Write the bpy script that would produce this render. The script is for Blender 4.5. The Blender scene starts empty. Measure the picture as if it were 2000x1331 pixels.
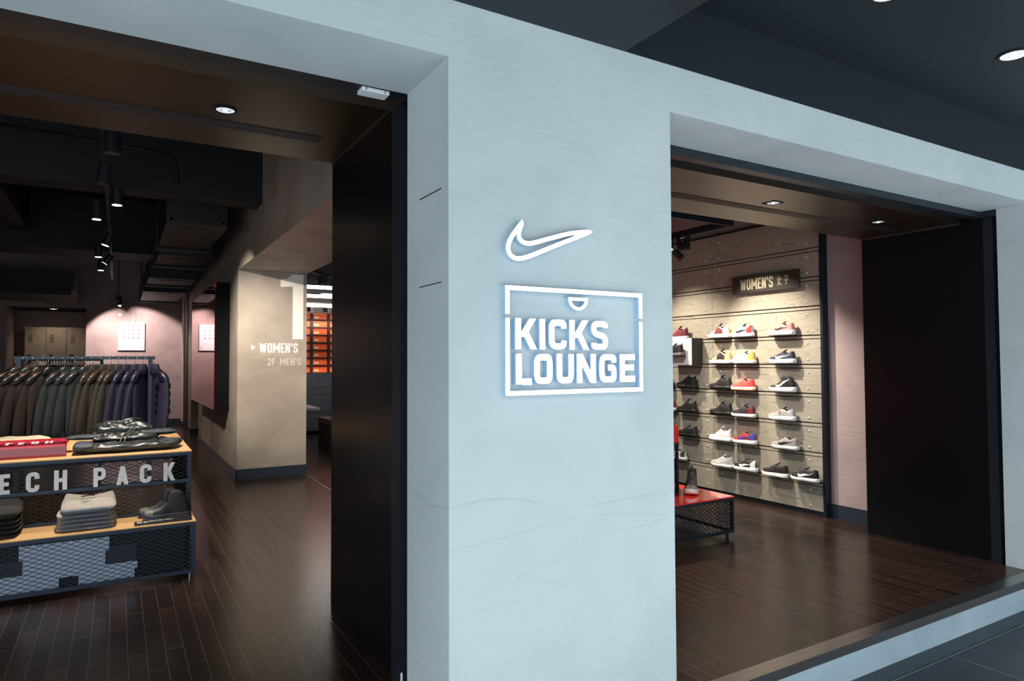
import bpy, bmesh, math, random
from mathutils import Vector, Matrix, noise
C = bpy.context.scene.collection
PI = math.pi
random.seed(7)

# ------------------------------------------------------------------ camera
cam = bpy.data.cameras.new('camera')
cam.lens = 23.508; cam.sensor_width = 36; cam.clip_start = 0.05
co = bpy.data.objects.new('camera', cam); C.objects.link(co)
RM = Matrix(((0.86134927, -0.01224944, -0.50786553), (-0.50799459, -0.0293316, -0.8608607), (-0.00435145, 0.99949468, -0.0314874)))
co.matrix_world = Matrix.Translation((0, 0, 1.6)) @ RM.to_4x4()
bpy.context.scene.camera = co
sc = bpy.context.scene
sc.view_settings.view_transform = 'Standard'; sc.view_settings.look = 'None'
sc.view_settings.exposure = 1.0; sc.view_settings.gamma = 1.0
sc.view_settings.use_curve_mapping = False

# ------------------------------------------------------------------ materials
def lin(c):
    return tuple(((v / 255) / 12.92 if v / 255 <= .04045 else ((v / 255 + .055) / 1.055) ** 2.4) for v in c)

def N(nt, kind, **kw):
    n = nt.nodes.new(kind)
    for k, v in kw.items(): setattr(n, k, v)
    return n

def mat(name, rgb, rough=.6, metal=0., var=.12, scale=12., bump=0., bscale=60., coat=0., spec=.5, stretch=None, emis=None, es=0., sheen=0., trans=0., croug=.05):
    m = bpy.data.materials.new(name); m.use_nodes = True
    nt = m.node_tree; b = nt.nodes['Principled BSDF']
    tc = N(nt, 'ShaderNodeTexCoord'); mp = N(nt, 'ShaderNodeMapping')
    nt.links.new(tc.outputs['Object'], mp.inputs['Vector'])
    if stretch: mp.inputs['Scale'].default_value = stretch
    nz = N(nt, 'ShaderNodeTexNoise'); nz.inputs['Scale'].default_value = scale; nz.inputs['Detail'].default_value = 5
    nt.links.new(mp.outputs['Vector'], nz.inputs['Vector'])
    cr = N(nt, 'ShaderNodeValToRGB')
    c = lin(rgb)
    cr.color_ramp.elements[0].position = .3; cr.color_ramp.elements[1].position = .7
    cr.color_ramp.elements[0].color = tuple(v * (1 - var) for v in c) + (1,)
    cr.color_ramp.elements[1].color = tuple(min(1, v * (1 + var)) for v in c) + (1,)
    nt.links.new(nz.outputs['Fac'], cr.inputs['Fac']); nt.links.new(cr.outputs['Color'], b.inputs['Base Color'])
    b.inputs['Roughness'].default_value = rough; b.inputs['Metallic'].default_value = metal
    b.inputs['Specular IOR Level'].default_value = spec
    b.inputs['Coat Weight'].default_value = coat; b.inputs['Coat Roughness'].default_value = croug
    b.inputs['Sheen Weight'].default_value = sheen
    b.inputs['Transmission Weight'].default_value = trans
    if bump:
        nb = N(nt, 'ShaderNodeTexNoise'); nb.inputs['Scale'].default_value = bscale; nb.inputs['Detail'].default_value = 4
        nt.links.new(mp.outputs['Vector'], nb.inputs['Vector'])
        bp = N(nt, 'ShaderNodeBump'); bp.inputs['Strength'].default_value = bump; bp.inputs['Distance'].default_value = .01
        nt.links.new(nb.outputs['Fac'], bp.inputs['Height']); nt.links.new(bp.outputs['Normal'], b.inputs['Normal'])
    if emis:
        b.inputs['Emission Color'].default_value = lin(emis) + (1,); b.inputs['Emission Strength'].default_value = es
    return m

def plaster(name, c1, c2, lines=.5, rough=.75, stretch=(1, 1, 1), gl=.5):
    """skim-coated concrete: clouds, fine streaks and trowel scratches"""
    m = bpy.data.materials.new(name); m.use_nodes = True
    nt = m.node_tree; b = nt.nodes['Principled BSDF']; L = nt.links.new
    tc = N(nt, 'ShaderNodeTexCoord'); mp = N(nt, 'ShaderNodeMapping'); mp.inputs['Scale'].default_value = stretch
    L(tc.outputs['Object'], mp.inputs['Vector'])
    n1 = N(nt, 'ShaderNodeTexNoise'); n1.inputs['Scale'].default_value = 1.7; n1.inputs['Detail'].default_value = 8; n1.inputs['Distortion'].default_value = .8
    L(mp.outputs['Vector'], n1.inputs['Vector'])
    cr = N(nt, 'ShaderNodeValToRGB'); cr.color_ramp.elements[0].position = .3; cr.color_ramp.elements[1].position = .68
    cr.color_ramp.elements[0].color = lin(c2) + (1,); cr.color_ramp.elements[1].color = lin(c1) + (1,)
    L(n1.outputs['Fac'], cr.inputs['Fac'])
    # trowel scratches : thin iso-lines of a big warped noise
    m2 = N(nt, 'ShaderNodeMapping'); m2.inputs['Scale'].default_value = (stretch[0] * .3, stretch[1] * .3, stretch[2] * 2.6); m2.inputs['Rotation'].default_value = (.15, .3, .1)
    L(tc.outputs['Object'], m2.inputs['Vector'])
    n2 = N(nt, 'ShaderNodeTexNoise'); n2.inputs['Scale'].default_value = 1.3; n2.inputs['Detail'].default_value = 1.5; n2.inputs['Distortion'].default_value = 0
    L(m2.outputs['Vector'], n2.inputs['Vector'])
    s = N(nt, 'ShaderNodeMath', operation='SUBTRACT'); s.inputs[1].default_value = .52; L(n2.outputs['Fac'], s.inputs[0])
    a = N(nt, 'ShaderNodeMath', operation='ABSOLUTE'); L(s.outputs[0], a.inputs[0])
    r = N(nt, 'ShaderNodeMapRange'); r.inputs['From Min'].default_value = .0; r.inputs['From Max'].default_value = .0022
    r.inputs['To Min'].default_value = 1; r.inputs['To Max'].default_value = 0; L(a.outputs[0], r.inputs['Value'])
    n3 = N(nt, 'ShaderNodeTexNoise'); n3.inputs['Scale'].default_value = 2.3; L(tc.outputs['Object'], n3.inputs['Vector'])
    r3 = N(nt, 'ShaderNodeMapRange'); r3.inputs['From Min'].default_value = .5; r3.inputs['From Max'].default_value = .62; L(n3.outputs['Fac'], r3.inputs['Value'])
    mm = N(nt, 'ShaderNodeMath', operation='MULTIPLY'); L(r.outputs[0], mm.inputs[0]); L(r3.outputs[0], mm.inputs[1])
    mk = N(nt, 'ShaderNodeMath', operation='MULTIPLY'); L(mm.outputs[0], mk.inputs[0]); mk.inputs[1].default_value = lines
    mx = N(nt, 'ShaderNodeMix', data_type='RGBA'); mx.inputs['B'].default_value = tuple(v * .55 for v in lin(c2)) + (1,)
    L(mk.outputs[0], mx.inputs['Factor']); L(cr.outputs['Color'], mx.inputs['A']); L(mx.outputs['Result'], b.inputs['Base Color'])
    n4 = N(nt, 'ShaderNodeTexNoise'); n4.inputs['Scale'].default_value = 35; n4.inputs['Detail'].default_value = 6
    m4 = N(nt, 'ShaderNodeMapping'); m4.inputs['Scale'].default_value = (.25, .25, 1); L(tc.outputs['Object'], m4.inputs['Vector']); L(m4.outputs['Vector'], n4.inputs['Vector'])
    ad = N(nt, 'ShaderNodeMath', operation='SUBTRACT'); L(n4.outputs['Fac'], ad.inputs[0]); L(mk.outputs[0], ad.inputs[1])
    bp = N(nt, 'ShaderNodeBump'); bp.inputs['Strength'].default_value = .35; bp.inputs['Distance'].default_value = .006
    L(ad.outputs[0], bp.inputs['Height']); L(bp.outputs['Normal'], b.inputs['Normal'])
    b.inputs['Roughness'].default_value = rough; b.inputs['Specular IOR Level'].default_value = gl
    return m

def wood_floor():
    m = bpy.data.materials.new('dark_plank_floor'); m.use_nodes = True
    nt = m.node_tree; b = nt.nodes['Principled BSDF']; L = nt.links.new
    tc = N(nt, 'ShaderNodeTexCoord'); sp = N(nt, 'ShaderNodeSeparateXYZ'); cb = N(nt, 'ShaderNodeCombineXYZ')
    L(tc.outputs['Object'], sp.inputs[0]); L(sp.outputs['Y'], cb.inputs['X']); L(sp.outputs['X'], cb.inputs['Y'])
    br = N(nt, 'ShaderNodeTexBrick'); br.offset = .37; br.offset_frequency = 2
    br.inputs['Scale'].default_value = 1; br.inputs['Brick Width'].default_value = .62; br.inputs['Row Height'].default_value = .08
    br.inputs['Mortar Size'].default_value = .002; br.inputs['Mortar Smooth'].default_value = .2
    br.inputs['Color1'].default_value = lin((52, 36, 31)) + (1,); br.inputs['Color2'].default_value = lin((33, 24, 21)) + (1,)
    br.inputs['Mortar'].default_value = lin((86, 72, 62)) + (1,)
    L(cb.outputs[0], br.inputs['Vector'])
    mp = N(nt, 'ShaderNodeMapping'); mp.inputs['Scale'].default_value = (30, 1.5, 1); L(tc.outputs['Object'], mp.inputs['Vector'])
    nz = N(nt, 'ShaderNodeTexNoise'); nz.inputs['Scale'].default_value = 3; nz.inputs['Detail'].default_value = 6; L(mp.outputs[0], nz.inputs['Vector'])
    mr = N(nt, 'ShaderNodeMapRange'); mr.inputs['To Min'].default_value = .9; mr.inputs['To Max'].default_value = 1.1; L(nz.outputs['Fac'], mr.inputs['Value'])
    mx = N(nt, 'ShaderNodeMix', data_type='RGBA', blend_type='MULTIPLY'); mx.inputs['Factor'].default_value = 1
    L(br.outputs['Color'], mx.inputs['A']); L(mr.outputs[0], mx.inputs['B']); L(mx.outputs['Result'], b.inputs['Base Color'])
    r2 = N(nt, 'ShaderNodeMapRange'); r2.inputs['To Min'].default_value = .23; r2.inputs['To Max'].default_value = .27; L(nz.outputs['Fac'], r2.inputs['Value'])
    L(r2.outputs[0], b.inputs['Roughness']); b.inputs['Specular IOR Level'].default_value = .36
    bp = N(nt, 'ShaderNodeBump'); bp.inputs['Strength'].default_value = .25; bp.inputs['Distance'].default_value = .002; bp.invert = True
    L(br.outputs['Fac'], bp.inputs['Height']); L(bp.outputs['Normal'], b.inputs['Normal'])
    return m

def board_mat():
    m = bpy.data.materials.new('grey_washed_wood'); m.use_nodes = True
    nt = m.node_tree; b = nt.nodes['Principled BSDF']; L = nt.links.new
    tc = N(nt, 'ShaderNodeTexCoord'); oi = N(nt, 'ShaderNodeObjectInfo')
    mp = N(nt, 'ShaderNodeMapping'); mp.inputs['Scale'].default_value = (1, .55, 3.5); L(tc.outputs['Object'], mp.inputs['Vector'])
    L(oi.outputs['Location'], mp.inputs['Location'])
    nz = N(nt, 'ShaderNodeTexNoise'); nz.inputs['Scale'].default_value = 1.6; nz.inputs['Detail'].default_value = 1.5; nz.inputs['Distortion'].default_value = .6
    L(mp.outputs[0], nz.inputs['Vector'])
    mu = N(nt, 'ShaderNodeMath', operation='MULTIPLY'); mu.inputs[1].default_value = 26; L(nz.outputs['Fac'], mu.inputs[0])
    fr = N(nt, 'ShaderNodeMath', operation='FRACT'); L(mu.outputs[0], fr.inputs[0])
    m2 = N(nt, 'ShaderNodeMapping'); m2.inputs['Scale'].default_value = (1, 2, 60); L(tc.outputs['Object'], m2.inputs['Vector'])
    n2 = N(nt, 'ShaderNodeTexNoise'); n2.inputs['Scale'].default_value = 2; n2.inputs['Detail'].default_value = 5; L(m2.outputs[0], n2.inputs['Vector'])
    cr = N(nt, 'ShaderNodeValToRGB'); e = cr.color_ramp.elements
    e[0].position = 0; e[0].color = lin((136, 130, 118)) + (1,); e[1].position = .12; e[1].color = lin((163, 156, 142)) + (1,)
    x = e.new(.9); x.color = lin((172, 165, 151)) + (1,); x = e.new(1); x.color = lin((142, 136, 124)) + (1,)
    L(fr.outputs[0], cr.inputs['Fac'])
    mr = N(nt, 'ShaderNodeMapRange'); mr.inputs['To Min'].default_value = .85; mr.inputs['To Max'].default_value = 1.12; L(n2.outputs['Fac'], mr.inputs['Value'])
    mx = N(nt, 'ShaderNodeMix', data_type='RGBA', blend_type='MULTIPLY'); mx.inputs['Factor'].default_value = 1
    L(cr.outputs['Color'], mx.inputs['A']); L(mr.outputs[0], mx.inputs['B']); L(mx.outputs['Result'], b.inputs['Base Color'])
    b.inputs['Roughness'].default_value = .55
    return m

_mc = {}
def cm(rgb, rough=.6, **kw):
    k = (rgb, rough, tuple(sorted(kw.items())))
    if k not in _mc: _mc[k] = mat('colour_%d_%d_%d' % rgb, rgb, rough, **kw)
    return _mc[k]

M = {}
M['facade'] = plaster('facade_plaster', (200, 210, 213), (184, 196, 200), .28)
M['concrete'] = plaster('interior_concrete', (178, 168, 160), (148, 138, 131), .25, .6)
M['pinkwall'] = plaster('back_wall_concrete', (190, 170, 168), (165, 146, 146), .2, .7)
M['floor'] = wood_floor()
M['board'] = board_mat()
M['dkceil'] = mat('dark_blue_grey_paint', (15, 25, 34), .55, var=.06, scale=3)
M['black'] = mat('black_panel', (14, 14, 17), .3, var=.1, scale=2)
M['bronze'] = mat('bronze_panel', (50, 40, 31), .34, metal=.5, var=.05, scale=2)
M['frame'] = mat('dark_frame_steel', (34, 40, 48), .45, metal=.2, var=.15, scale=20)
M['brownframe'] = mat('brown_channel', (66, 58, 52), .5, metal=.3, var=.15, scale=20)
M['rackblue'] = mat('slate_blue_steel', (50, 64, 84), .45, metal=.15, var=.08)
M['darksteel'] = mat('dark_navy_steel', (26, 32, 42), .45, metal=.15, var=.08)
M['intceil'] = mat('black_ceiling', (30, 30, 32), .8, var=.2, scale=2)
M['intbeam'] = mat('painted_beam', (20, 25, 30), .7, var=.15, scale=2)
M['duct'] = mat('dark_duct', (32, 30, 30), .6, var=.15, scale=4)
M['base'] = mat('slate_baseboard', (44, 54, 68), .35, var=.05)
M['steel'] = mat('brushed_steel', (150, 150, 150), .28, metal=.95, var=.12, scale=3, stretch=(1, 40, 40))
M['stepconc'] = plaster('step_concrete', (158, 176, 186), (132, 150, 160), .2)
M['ground'] = mat('grey_paving', (42, 47, 55), .45, var=.15, scale=4, bump=.15, bscale=90)
M['kerb'] = mat('paving_strip', (46, 54, 60), .5, var=.15, scale=8)
M['seam'] = mat('seam_grout', (92, 100, 104), .6)
M['black_r'] = mat('black_matte', (16, 16, 18), .6)
M['ledface'] = mat('lit_white_face', (255, 255, 255), .4, var=0, emis=(255, 255, 255), es=.62)
M['return'] = mat('letter_return', (176, 206, 232), .45, var=.03)
M['lamp'] = mat('lamp_glow', (255, 240, 220), .4, var=0, emis=(255, 232, 205), es=8)
M['lampdim'] = mat('lamp_reflector', (230, 235, 240), .2, metal=.6, var=.02, emis=(225, 235, 245), es=.8)
M['oak'] = mat('pale_oak', (214, 172, 120), .4, var=.12, scale=5, stretch=(1, 12, 1))
M['white'] = mat('white_board', (236, 242, 250), .5, var=.03)
M['redgloss'] = mat('red_gloss_laminate', (240, 62, 54), .12, var=.03, coat=.6)
M['chrome'] = mat('chrome', (215, 215, 215), .18, metal=1, var=.02)
M['letter'] = mat('white_letter', (250, 250, 252), .45, var=.02)
M['tube'] = mat('tube_light', (255, 255, 255), .4, var=0, emis=(255, 252, 245), es=6)

# ------------------------------------------------------------------ mesh builder
def rootloc(o):
    v = Vector((0, 0, 0))
    while o is not None: v += o.location; o = o.parent
    return v

class MB:
    def __init__(self): self.bm = bmesh.new()
    def box(self, x0, x1, y0, y1, z0, z1):
        vs = [self.bm.verts.new((x, y, z)) for x in (min(x0, x1), max(x0, x1)) for y in (min(y0, y1), max(y0, y1)) for z in (min(z0, z1), max(z0, z1))]
        for f in ((0, 1, 3, 2), (4, 6, 7, 5), (0, 4, 5, 1), (2, 3, 7, 6), (0, 2, 6, 4), (1, 5, 7, 3)):
            self.bm.faces.new([vs[i] for i in f])
        return self
    def bar(self, a, b, w, d, up=(0, 0, 1)):
        """rectangular bar from a to b; w across, d along 'up'"""
        a = Vector(a); b = Vector(b); t = (b - a).normalized(); u = Vector(up)
        s = t.cross(u).normalized(); u = s.cross(t).normalized()
        r = []
        for p in (a, b):
            r.append([self.bm.verts.new(p + s * i * w / 2 + u * j * d / 2) for i, j in ((-1, -1), (1, -1), (1, 1), (-1, 1))])
        for k in range(4): self.bm.faces.new((r[0][k], r[0][(k + 1) % 4], r[1][(k + 1) % 4], r[1][k]))
        self.bm.faces.new(r[0][::-1]); self.bm.faces.new(r[1])
        return self
    def rings(self, rs, cap0=True, cap1=True, closed=True):
        V = [[self.bm.verts.new(p) for p in r] for r in rs]
        n = len(rs[0])
        for a, b in zip(V, V[1:]):
            for k in range(n if closed else n - 1):
                q = (a[k], a[(k + 1) % n], b[(k + 1) % n], b[k])
                try: self.bm.faces.new(q)
                except ValueError: pass
        if closed:
            if cap0: self.bm.faces.new(V[0][::-1])
            if cap1: self.bm.faces.new(V[-1])
        return self
    def tube(self, pts, r, n=8):
        pts = [Vector(p) for p in pts]; rs = []
        rr = r if isinstance(r, (list, tuple)) else [r] * len(pts)
        pu = None
        for i, p in enumerate(pts):
            t = (pts[min(i + 1, len(pts) - 1)] - pts[max(i - 1, 0)]).normalized()
            if pu is None: pu = Vector((0, 0, 1)) if abs(t.z) < .9 else Vector((1, 0, 0))
            s = t.cross(pu).normalized(); pu = s.cross(t).normalized()
            rs.append([p + (s * math.cos(a) + pu * math.sin(a)) * rr[i] for a in [2 * PI * k / n for k in range(n)]])
        return self.rings(rs)
    def cyl(self, c, r, h, n=20, axis=(0, 0, 1), r2=None):
        c = Vector(c); a = Vector(axis).normalized()
        return self.tube([c, c + a * h], [r, r if r2 is None else r2], n)
    def grid(self, fn, nu, nv):
        V = [[self.bm.verts.new(fn(i / nu, j / nv)) for j in range(nv + 1)] for i in range(nu + 1)]
        for i in range(nu):
            for j in range(nv):
                self.bm.faces.new((V[i][j], V[i + 1][j], V[i + 1][j + 1], V[i][j + 1]))
        return self
    def cushion(self, cx, cy, z0, lx, ly, h, rot=0, wr=.004, ws=9, seed=0, p=5, nx=26, ny=20, prof=None, sag=0, irr=.02):
        """soft folded slab: closed mesh with rounded rim and wrinkles"""
        ca, sa = math.cos(rot), math.sin(rot)
        def P(u, v, top):
            d = max(abs(u), abs(v)) ** p
            edge = max(0, 1 - d) ** .5
            hh = h * (prof(u, v) if prof else 1)
            x = u * lx / 2; y = v * ly / 2
            k = 1 - .10 * (u * u * v * v) + irr * noise.noise(Vector((u * 2.2 + seed, v * 2.2 - seed, 7)))
            x *= k; y *= k
            nz = noise.noise(Vector((x * ws + seed, y * ws * 1.6 + seed * 1.7, seed)))
            n2 = noise.noise(Vector((x * ws * 3 + seed, y * ws * 2 - seed, 3)))
            z = hh * .5 + (hh * .5 * edge + (nz * 1.4 + n2 * .6) * wr * edge) if top else hh * .5 - hh * .5 * edge
            return Vector((cx + x * ca - y * sa, cy + x * sa + y * ca, z0 + z))
        U = [math.sin(PI / 2 * (2 * i / nx - 1)) for i in range(nx + 1)]; Vv = [math.sin(PI / 2 * (2 * j / ny - 1)) for j in range(ny + 1)]
        T = [[self.bm.verts.new(P(u, v, True)) for v in Vv] for u in U]
        B = [[(T[i][j] if i in (0, nx) or j in (0, ny) else self.bm.verts.new(P(U[i], Vv[j], False))) for j in range(ny + 1)] for i in range(nx + 1)]
        for i in range(nx):
            for j in range(ny):
                self.bm.faces.new((T[i][j], T[i + 1][j], T[i + 1][j + 1], T[i][j + 1]))
                self.bm.faces.new((B[i][j + 1], B[i + 1][j + 1], B[i + 1][j], B[i][j]))
        return self
    def build(self, name, m, parent=None, smooth=False, bevel=0, local=False, auto=True):
        bm = self.bm
        if auto:
            bmesh.ops.recalc_face_normals(bm, faces=bm.faces)
        off = Vector((0, 0, 0))
        if parent is not None:
            if not local: off = rootloc(parent)
        elif not local:
            xs = [v.co for v in bm.verts]
            off = Vector((sum(v.x for v in xs) / len(xs), sum(v.y for v in xs) / len(xs), min(v.z for v in xs)))
        for v in bm.verts: v.co -= off
        me = bpy.data.meshes.new(name); bm.to_mesh(me); bm.free()
        if smooth:
            for p in me.polygons: p.use_smooth = True
        me.materials.append(m)
        o = bpy.data.objects.new(name, me); C.objects.link(o)
        if parent is not None: o.parent = parent
        elif not local: o.location = off
        if bevel:
            bv = o.modifiers.new('bevel', 'BEVEL'); bv.width = bevel; bv.segments = 2; bv.limit_method = 'ANGLE'
        return o

def tag(o, label=None, cat=None, group=None, kind=None):
    if label: o['label'] = label
    if cat: o['category'] = cat
    if group: o['group'] = group
    if kind: o['kind'] = kind
    return o
def thing(name, loc, label, cat, group=None, rz=0):
    o = bpy.data.objects.new(name, None); C.objects.link(o); o.empty_display_size = .05
    o.location = loc; o.rotation_euler = (0, 0, rz)
    return tag(o, label, cat, group)
def struct(o, label=None): return tag(o, label, None, None, 'structure')
def kids(o): return [c for c in KIDS.get(o.name, [])]
KIDS = {}
def copy_tree(o, parent=None):
    c = o.copy(); C.objects.link(c)
    if parent is not None: c.parent = parent
    for ch in [x for x in C.objects if x.parent == o]: copy_tree(ch, c)
    return c

# ------------------------------------------------------------------ stroke lettering
def rnd(pts, r, n=4, closed=False):
    out = []; P = [Vector((p[0], p[1])) for p in pts]; L = len(P)
    for i, p in enumerate(P):
        if not closed and i in (0, L - 1): out.append(p); continue
        a = P[i - 1]; b = P[(i + 1) % L]
        da = (a - p); db = (b - p); ra = min(r, da.length * .5); rb = min(r, db.length * .5)
        A = p + da.normalized() * ra; B = p + db.normalized() * rb
        for k in range(n + 1):
            t = k / n; out.append(A * (1 - t) ** 2 + p * 2 * t * (1 - t) + B * t * t)
    res = []
    for q in out:
        if not res or (q - res[-1]).length > 1e-3: res.append(q)
    if closed and (res[0] - res[-1]).length < 1e-3: res.pop()
    return res
def glyph(ch, w, t, r=.16):
    i = t / 2; R = w - i; T = 1 - i; Bt = i; m = .5
    S = lambda *p: (list(Vector(q) for q in p), False)
    RR = lambda p, c=False: (rnd(p, r, 4, c), c)
    g = {
        'A': [S((i, 0), (w / 2, .99)), S((R, 0), (w / 2, .99)), S((w * .25, .27), (w * .75, .27))],
        'B': [S((i, 0), (i, 1)), RR([(i, T), (R, T), (R, m), (i, m)]), RR([(i, m), (R, m), (R, Bt), (i, Bt)])],
        'C': [RR([(R, .66), (R, T), (i, T), (i, Bt), (R, Bt), (R, .34)])],
        'D': [S((i, 0), (i, 1)), RR([(i, T), (R, T), (R, Bt), (i, Bt)])],
        'E': [S((i, 0), (i, 1)), S((i, T), (w, T)), S((i, m), (w * .9, m)), S((i, Bt), (w, Bt))],
        'F': [S((i, 0), (i, 1)), S((i, T), (w, T)), S((i, m), (w * .9, m))],
        'G': [RR([(R, .68), (R, T), (i, T), (i, Bt), (R, Bt), (R, .46)]), S((w * .52, .46), (w, .46))],
        'H': [S((i, 0), (i, 1)), S((R, 0), (R, 1)), S((i, m), (R, m))],
        'I': [S((i, 0), (i, 1))],
        'K': [S((i, 0), (i, 1)), S((t * .9, .42), (R, 1)), S((w * .42, .56), (R + .01, 0))],
        'L': [S((i, 0), (i, 1)), S((i, Bt), (w, Bt))],
        'M': [S((i, 0), (i, 1)), S((R, 0), (R, 1)), S((i * 1.1, .99), (w / 2, .28)), S((R - i * .1, .99), (w / 2, .28))],
        'N': [S((i, 0), (i, 1)), S((R, 0), (R, 1)), S((i, .97), (R, .03))],
        'O': [RR([(i, Bt), (R, Bt), (R, T), (i, T)], True)],
        'P': [S((i, 0), (i, 1)), RR([(i, T), (R, T), (R, .44), (i, .44)])],
        'R': [S((i, 0), (i, 1)), RR([(i, T), (R, T), (R, .46), (i, .46)]), S((w * .5, .46), (R, 0))],
        'S': [RR([(R, .70), (R, T), (i, T), (i, .53), (R, .47), (R, Bt), (i, Bt), (i, .30)])],
        'T': [S((w / 2, 0), (w / 2, 1)), S((0, T), (w, T))],
        'U': [RR([(i, 1), (i, Bt), (R, Bt), (R, 1)])],
        'V': [S((i, 1), (w / 2, .02)), S((R, 1), (w / 2, .02))],
        'W': [S((i, 1), (w * .28, .02)), S((w * .28, .02), (w / 2, .9)), S((w / 2, .9), (w * .72, .02)), S((w * .72, .02), (R, 1))],
        'X': [S((i, 1), (R, 0)), S((R, 1), (i, 0))],
        'Y': [S((i, 1), (w / 2, .45)), S((R, 1), (w / 2, .45)), S((w / 2, .5), (w / 2, 0))],
        'Z': [S((0, T), (w, T)), S((R, T), (i, Bt)), S((0, Bt), (w, Bt))],
        '1': [S((w - t * .8, 0), (w - t * .8, 1)), S((w - t, .86), (0, .80))],
        '2': [RR([(i, .68), (i, T), (R, T), (R, .52), (i, .12)]), S((0, Bt), (w, Bt))],
        "'": [S((i, .68), (i, 1))],
        # the two characters after the word on the wall sign
        'nv': [S((w * .42, 1), (w * .2, .42)), S((w * .2, .42), (w * .85, .02)), S((w * .78, .72), (w * .1, 0)), S((0, .7), (w, .7))],
        'zi': [S((w * .12, .93), (w * .85, .93)), S((w * .85, .93), (w * .5, .7)), S((w * .5, .72), (w * .5, .06)), S((w * .5, .06), (w * .32, .1)), S((0, .5), (w, .5))],
    }
    return g[ch]
def ribbon(mb, pts, closed, t, X):
    """extrude a thick polyline; X(x, y, d) maps sign coordinates to the world, d=0 back, 1 front"""
    n = len(pts); Ls = []; Rs = []
    for k in range(n):
        p = pts[k]
        a = pts[(k - 1) % n] if (closed or k > 0) else None
        b = pts[(k + 1) % n] if (closed or k < n - 1) else None
        d1 = (p - a).normalized() if a is not None else (b - p).normalized()
        d2 = (b - p).normalized() if b is not None else d1
        n1 = Vector((-d1.y, d1.x)); n2 = Vector((-d2.y, d2.x)); mm = n1 + n2
        if mm.length < .1: mm = n1
        mm.normalize(); k2 = min(1.8, 1 / max(.3, mm.dot(n1)))
        if n == 2 and not closed and abs(d1.y) > .4 and abs(d1.x) > .05:      # slanted straight stroke: level ends
            mm = Vector((-1 if d1.y > 0 else 1, 0)); k2 = 1 / max(.5, abs(d1.y))
        Ls.append(p + mm * t / 2 * k2); Rs.append(p - mm * t / 2 * k2)
    bm = mb.bm
    V = [[bm.verts.new(X(q.x, q.y, d)) for q in Q] for Q, d in ((Ls, 0), (Ls, 1), (Rs, 1), (Rs, 0))]
    for k in range(n if closed else n - 1):
        k1 = (k + 1) % n
        for s in range(4):
            bm.faces.new((V[s][k], V[s][k1], V[(s + 1) % 4][k1], V[(s + 1) % 4][k]))
    if not closed:
        bm.faces.new([V[s][0] for s in range(4)]); bm.faces.new([V[s][-1] for s in (3, 2, 1, 0)])
def put_text(mb, text, o, right, up, out, h, wf, t, gap=.12, depth=.003, widths=None, r=.16):
    """mb gets the glyphs of text; o lower-left corner; returns the advance"""
    o = Vector(o); right = Vector(right); up = Vector(up); out = Vector(out); x = 0
    for ch in text:
        if ch == ' ': x += (wf * .7 + gap) * h; continue
        w = wf * (1.45 if ch in 'MW' else .0 if ch in "I'" else .8 if ch in 'LEF1' else 1) or t
        if ch in ('I', "'"): w = t
        def X(a, b, d, x=x, k=1): return o + right * (x + a * h) + up * (b * h) + out * (depth * d * k)
        for gi, (pts, cl) in enumerate(glyph(ch, w, t, r)): ribbon(mb, pts, cl, t, lambda a, b, d, X=X, gi=gi: X(a, b, d, k=1 - .14 * gi))
        x += (w + gap) * h
    return x

# ================================================================== THE SETTING
F = .195
def S(name, boxes, m, label=None, bevel=0):
    b = MB()
    for q in boxes: b.box(*q)
    return struct(b.build(name, m, bevel=bevel), label)

S('floor', [(-4, 6.2, 2.10, 19, .0, F)], M['floor'], 'dark brown plank floor inside the shop')
S('floor_street', [(-12, 14, 1.35, 2.047, -.1, 0)], M['ground'], 'dark grey paving outside the shop')
S('floor_street_far', [(-14, 16, -16, 1.35, -.1, 0)], mat('bounce_paving', (216, 218, 218), .7, var=.08, scale=2), 'unseen street paving behind, made pale to bounce light')  # unseen paving, made pale to bounce light up at the shop front
S('trim_1', [(-4, 7, 1.955, 2.047, 0, .012)], M['kerb'], 'narrow grey paving strip along the step')
S('trim_2', [(-4, 7, 1.948, 1.953, 0, .003), (-12, 14, 1.60, 1.605, 0, .002)] + [(x, x + .005, 1.35, 1.95, 0, .002) for x in (2.9, 3.9, 4.9)], M['seam'], 'pale joint lines of the paving')
S('trim_3', [(-4, .96, 2.047, 2.10, 0, .15), (1.98, 5.235, 2.047, 2.10, 0, .15)], M['stepconc'], 'pale concrete step under the openings')
S('trim_4', [(1.98, 5.235, 2.041, 2.125, .15, .1965), (-4, .96, 2.041, 2.125, .15, .1965)], M['steel'], 'brushed steel edge strip on the step')
D = 2.047; SB = 2.42
FR = 2.26
b = MB()
b.box(.96, 1.98, D, SB, 0, 2.643)
b.box(-4, 1.98, D, SB, 2.643, 2.843)
b.box(1.98, 5.235, D, 2.36, 2.643, 2.843)
b.box(5.235, 7.5, D, FR, 0, 2.843)
struct(b.build('wall_front', M['facade']), 'pale blue grey plaster shop front')
S('wall_front_upper', [(-4, 7.5, D, SB, 2.843, 4.1)], M['dkceil'])
S('ceiling_street', [(-4, 7.5, .2, D, 3.118, 3.2)], M['dkceil'], 'dark canopy ceiling outside')
S('ceiling_bulkhead', [(-4, 1.74, .2, D, 2.843, 3.118)], M['dkceil'], 'dropped dark canopy section')
# fine cut lines of the access hatch in the column jamb
S('trim_5', [(.9585, .962, 2.105, 2.296, 2.2, 2.2035), (.9585, .962, 2.105, 2.296, 1.874, 1.877)], M['black_r'], 'thin dark cut lines of a hatch in the jamb')
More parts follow.
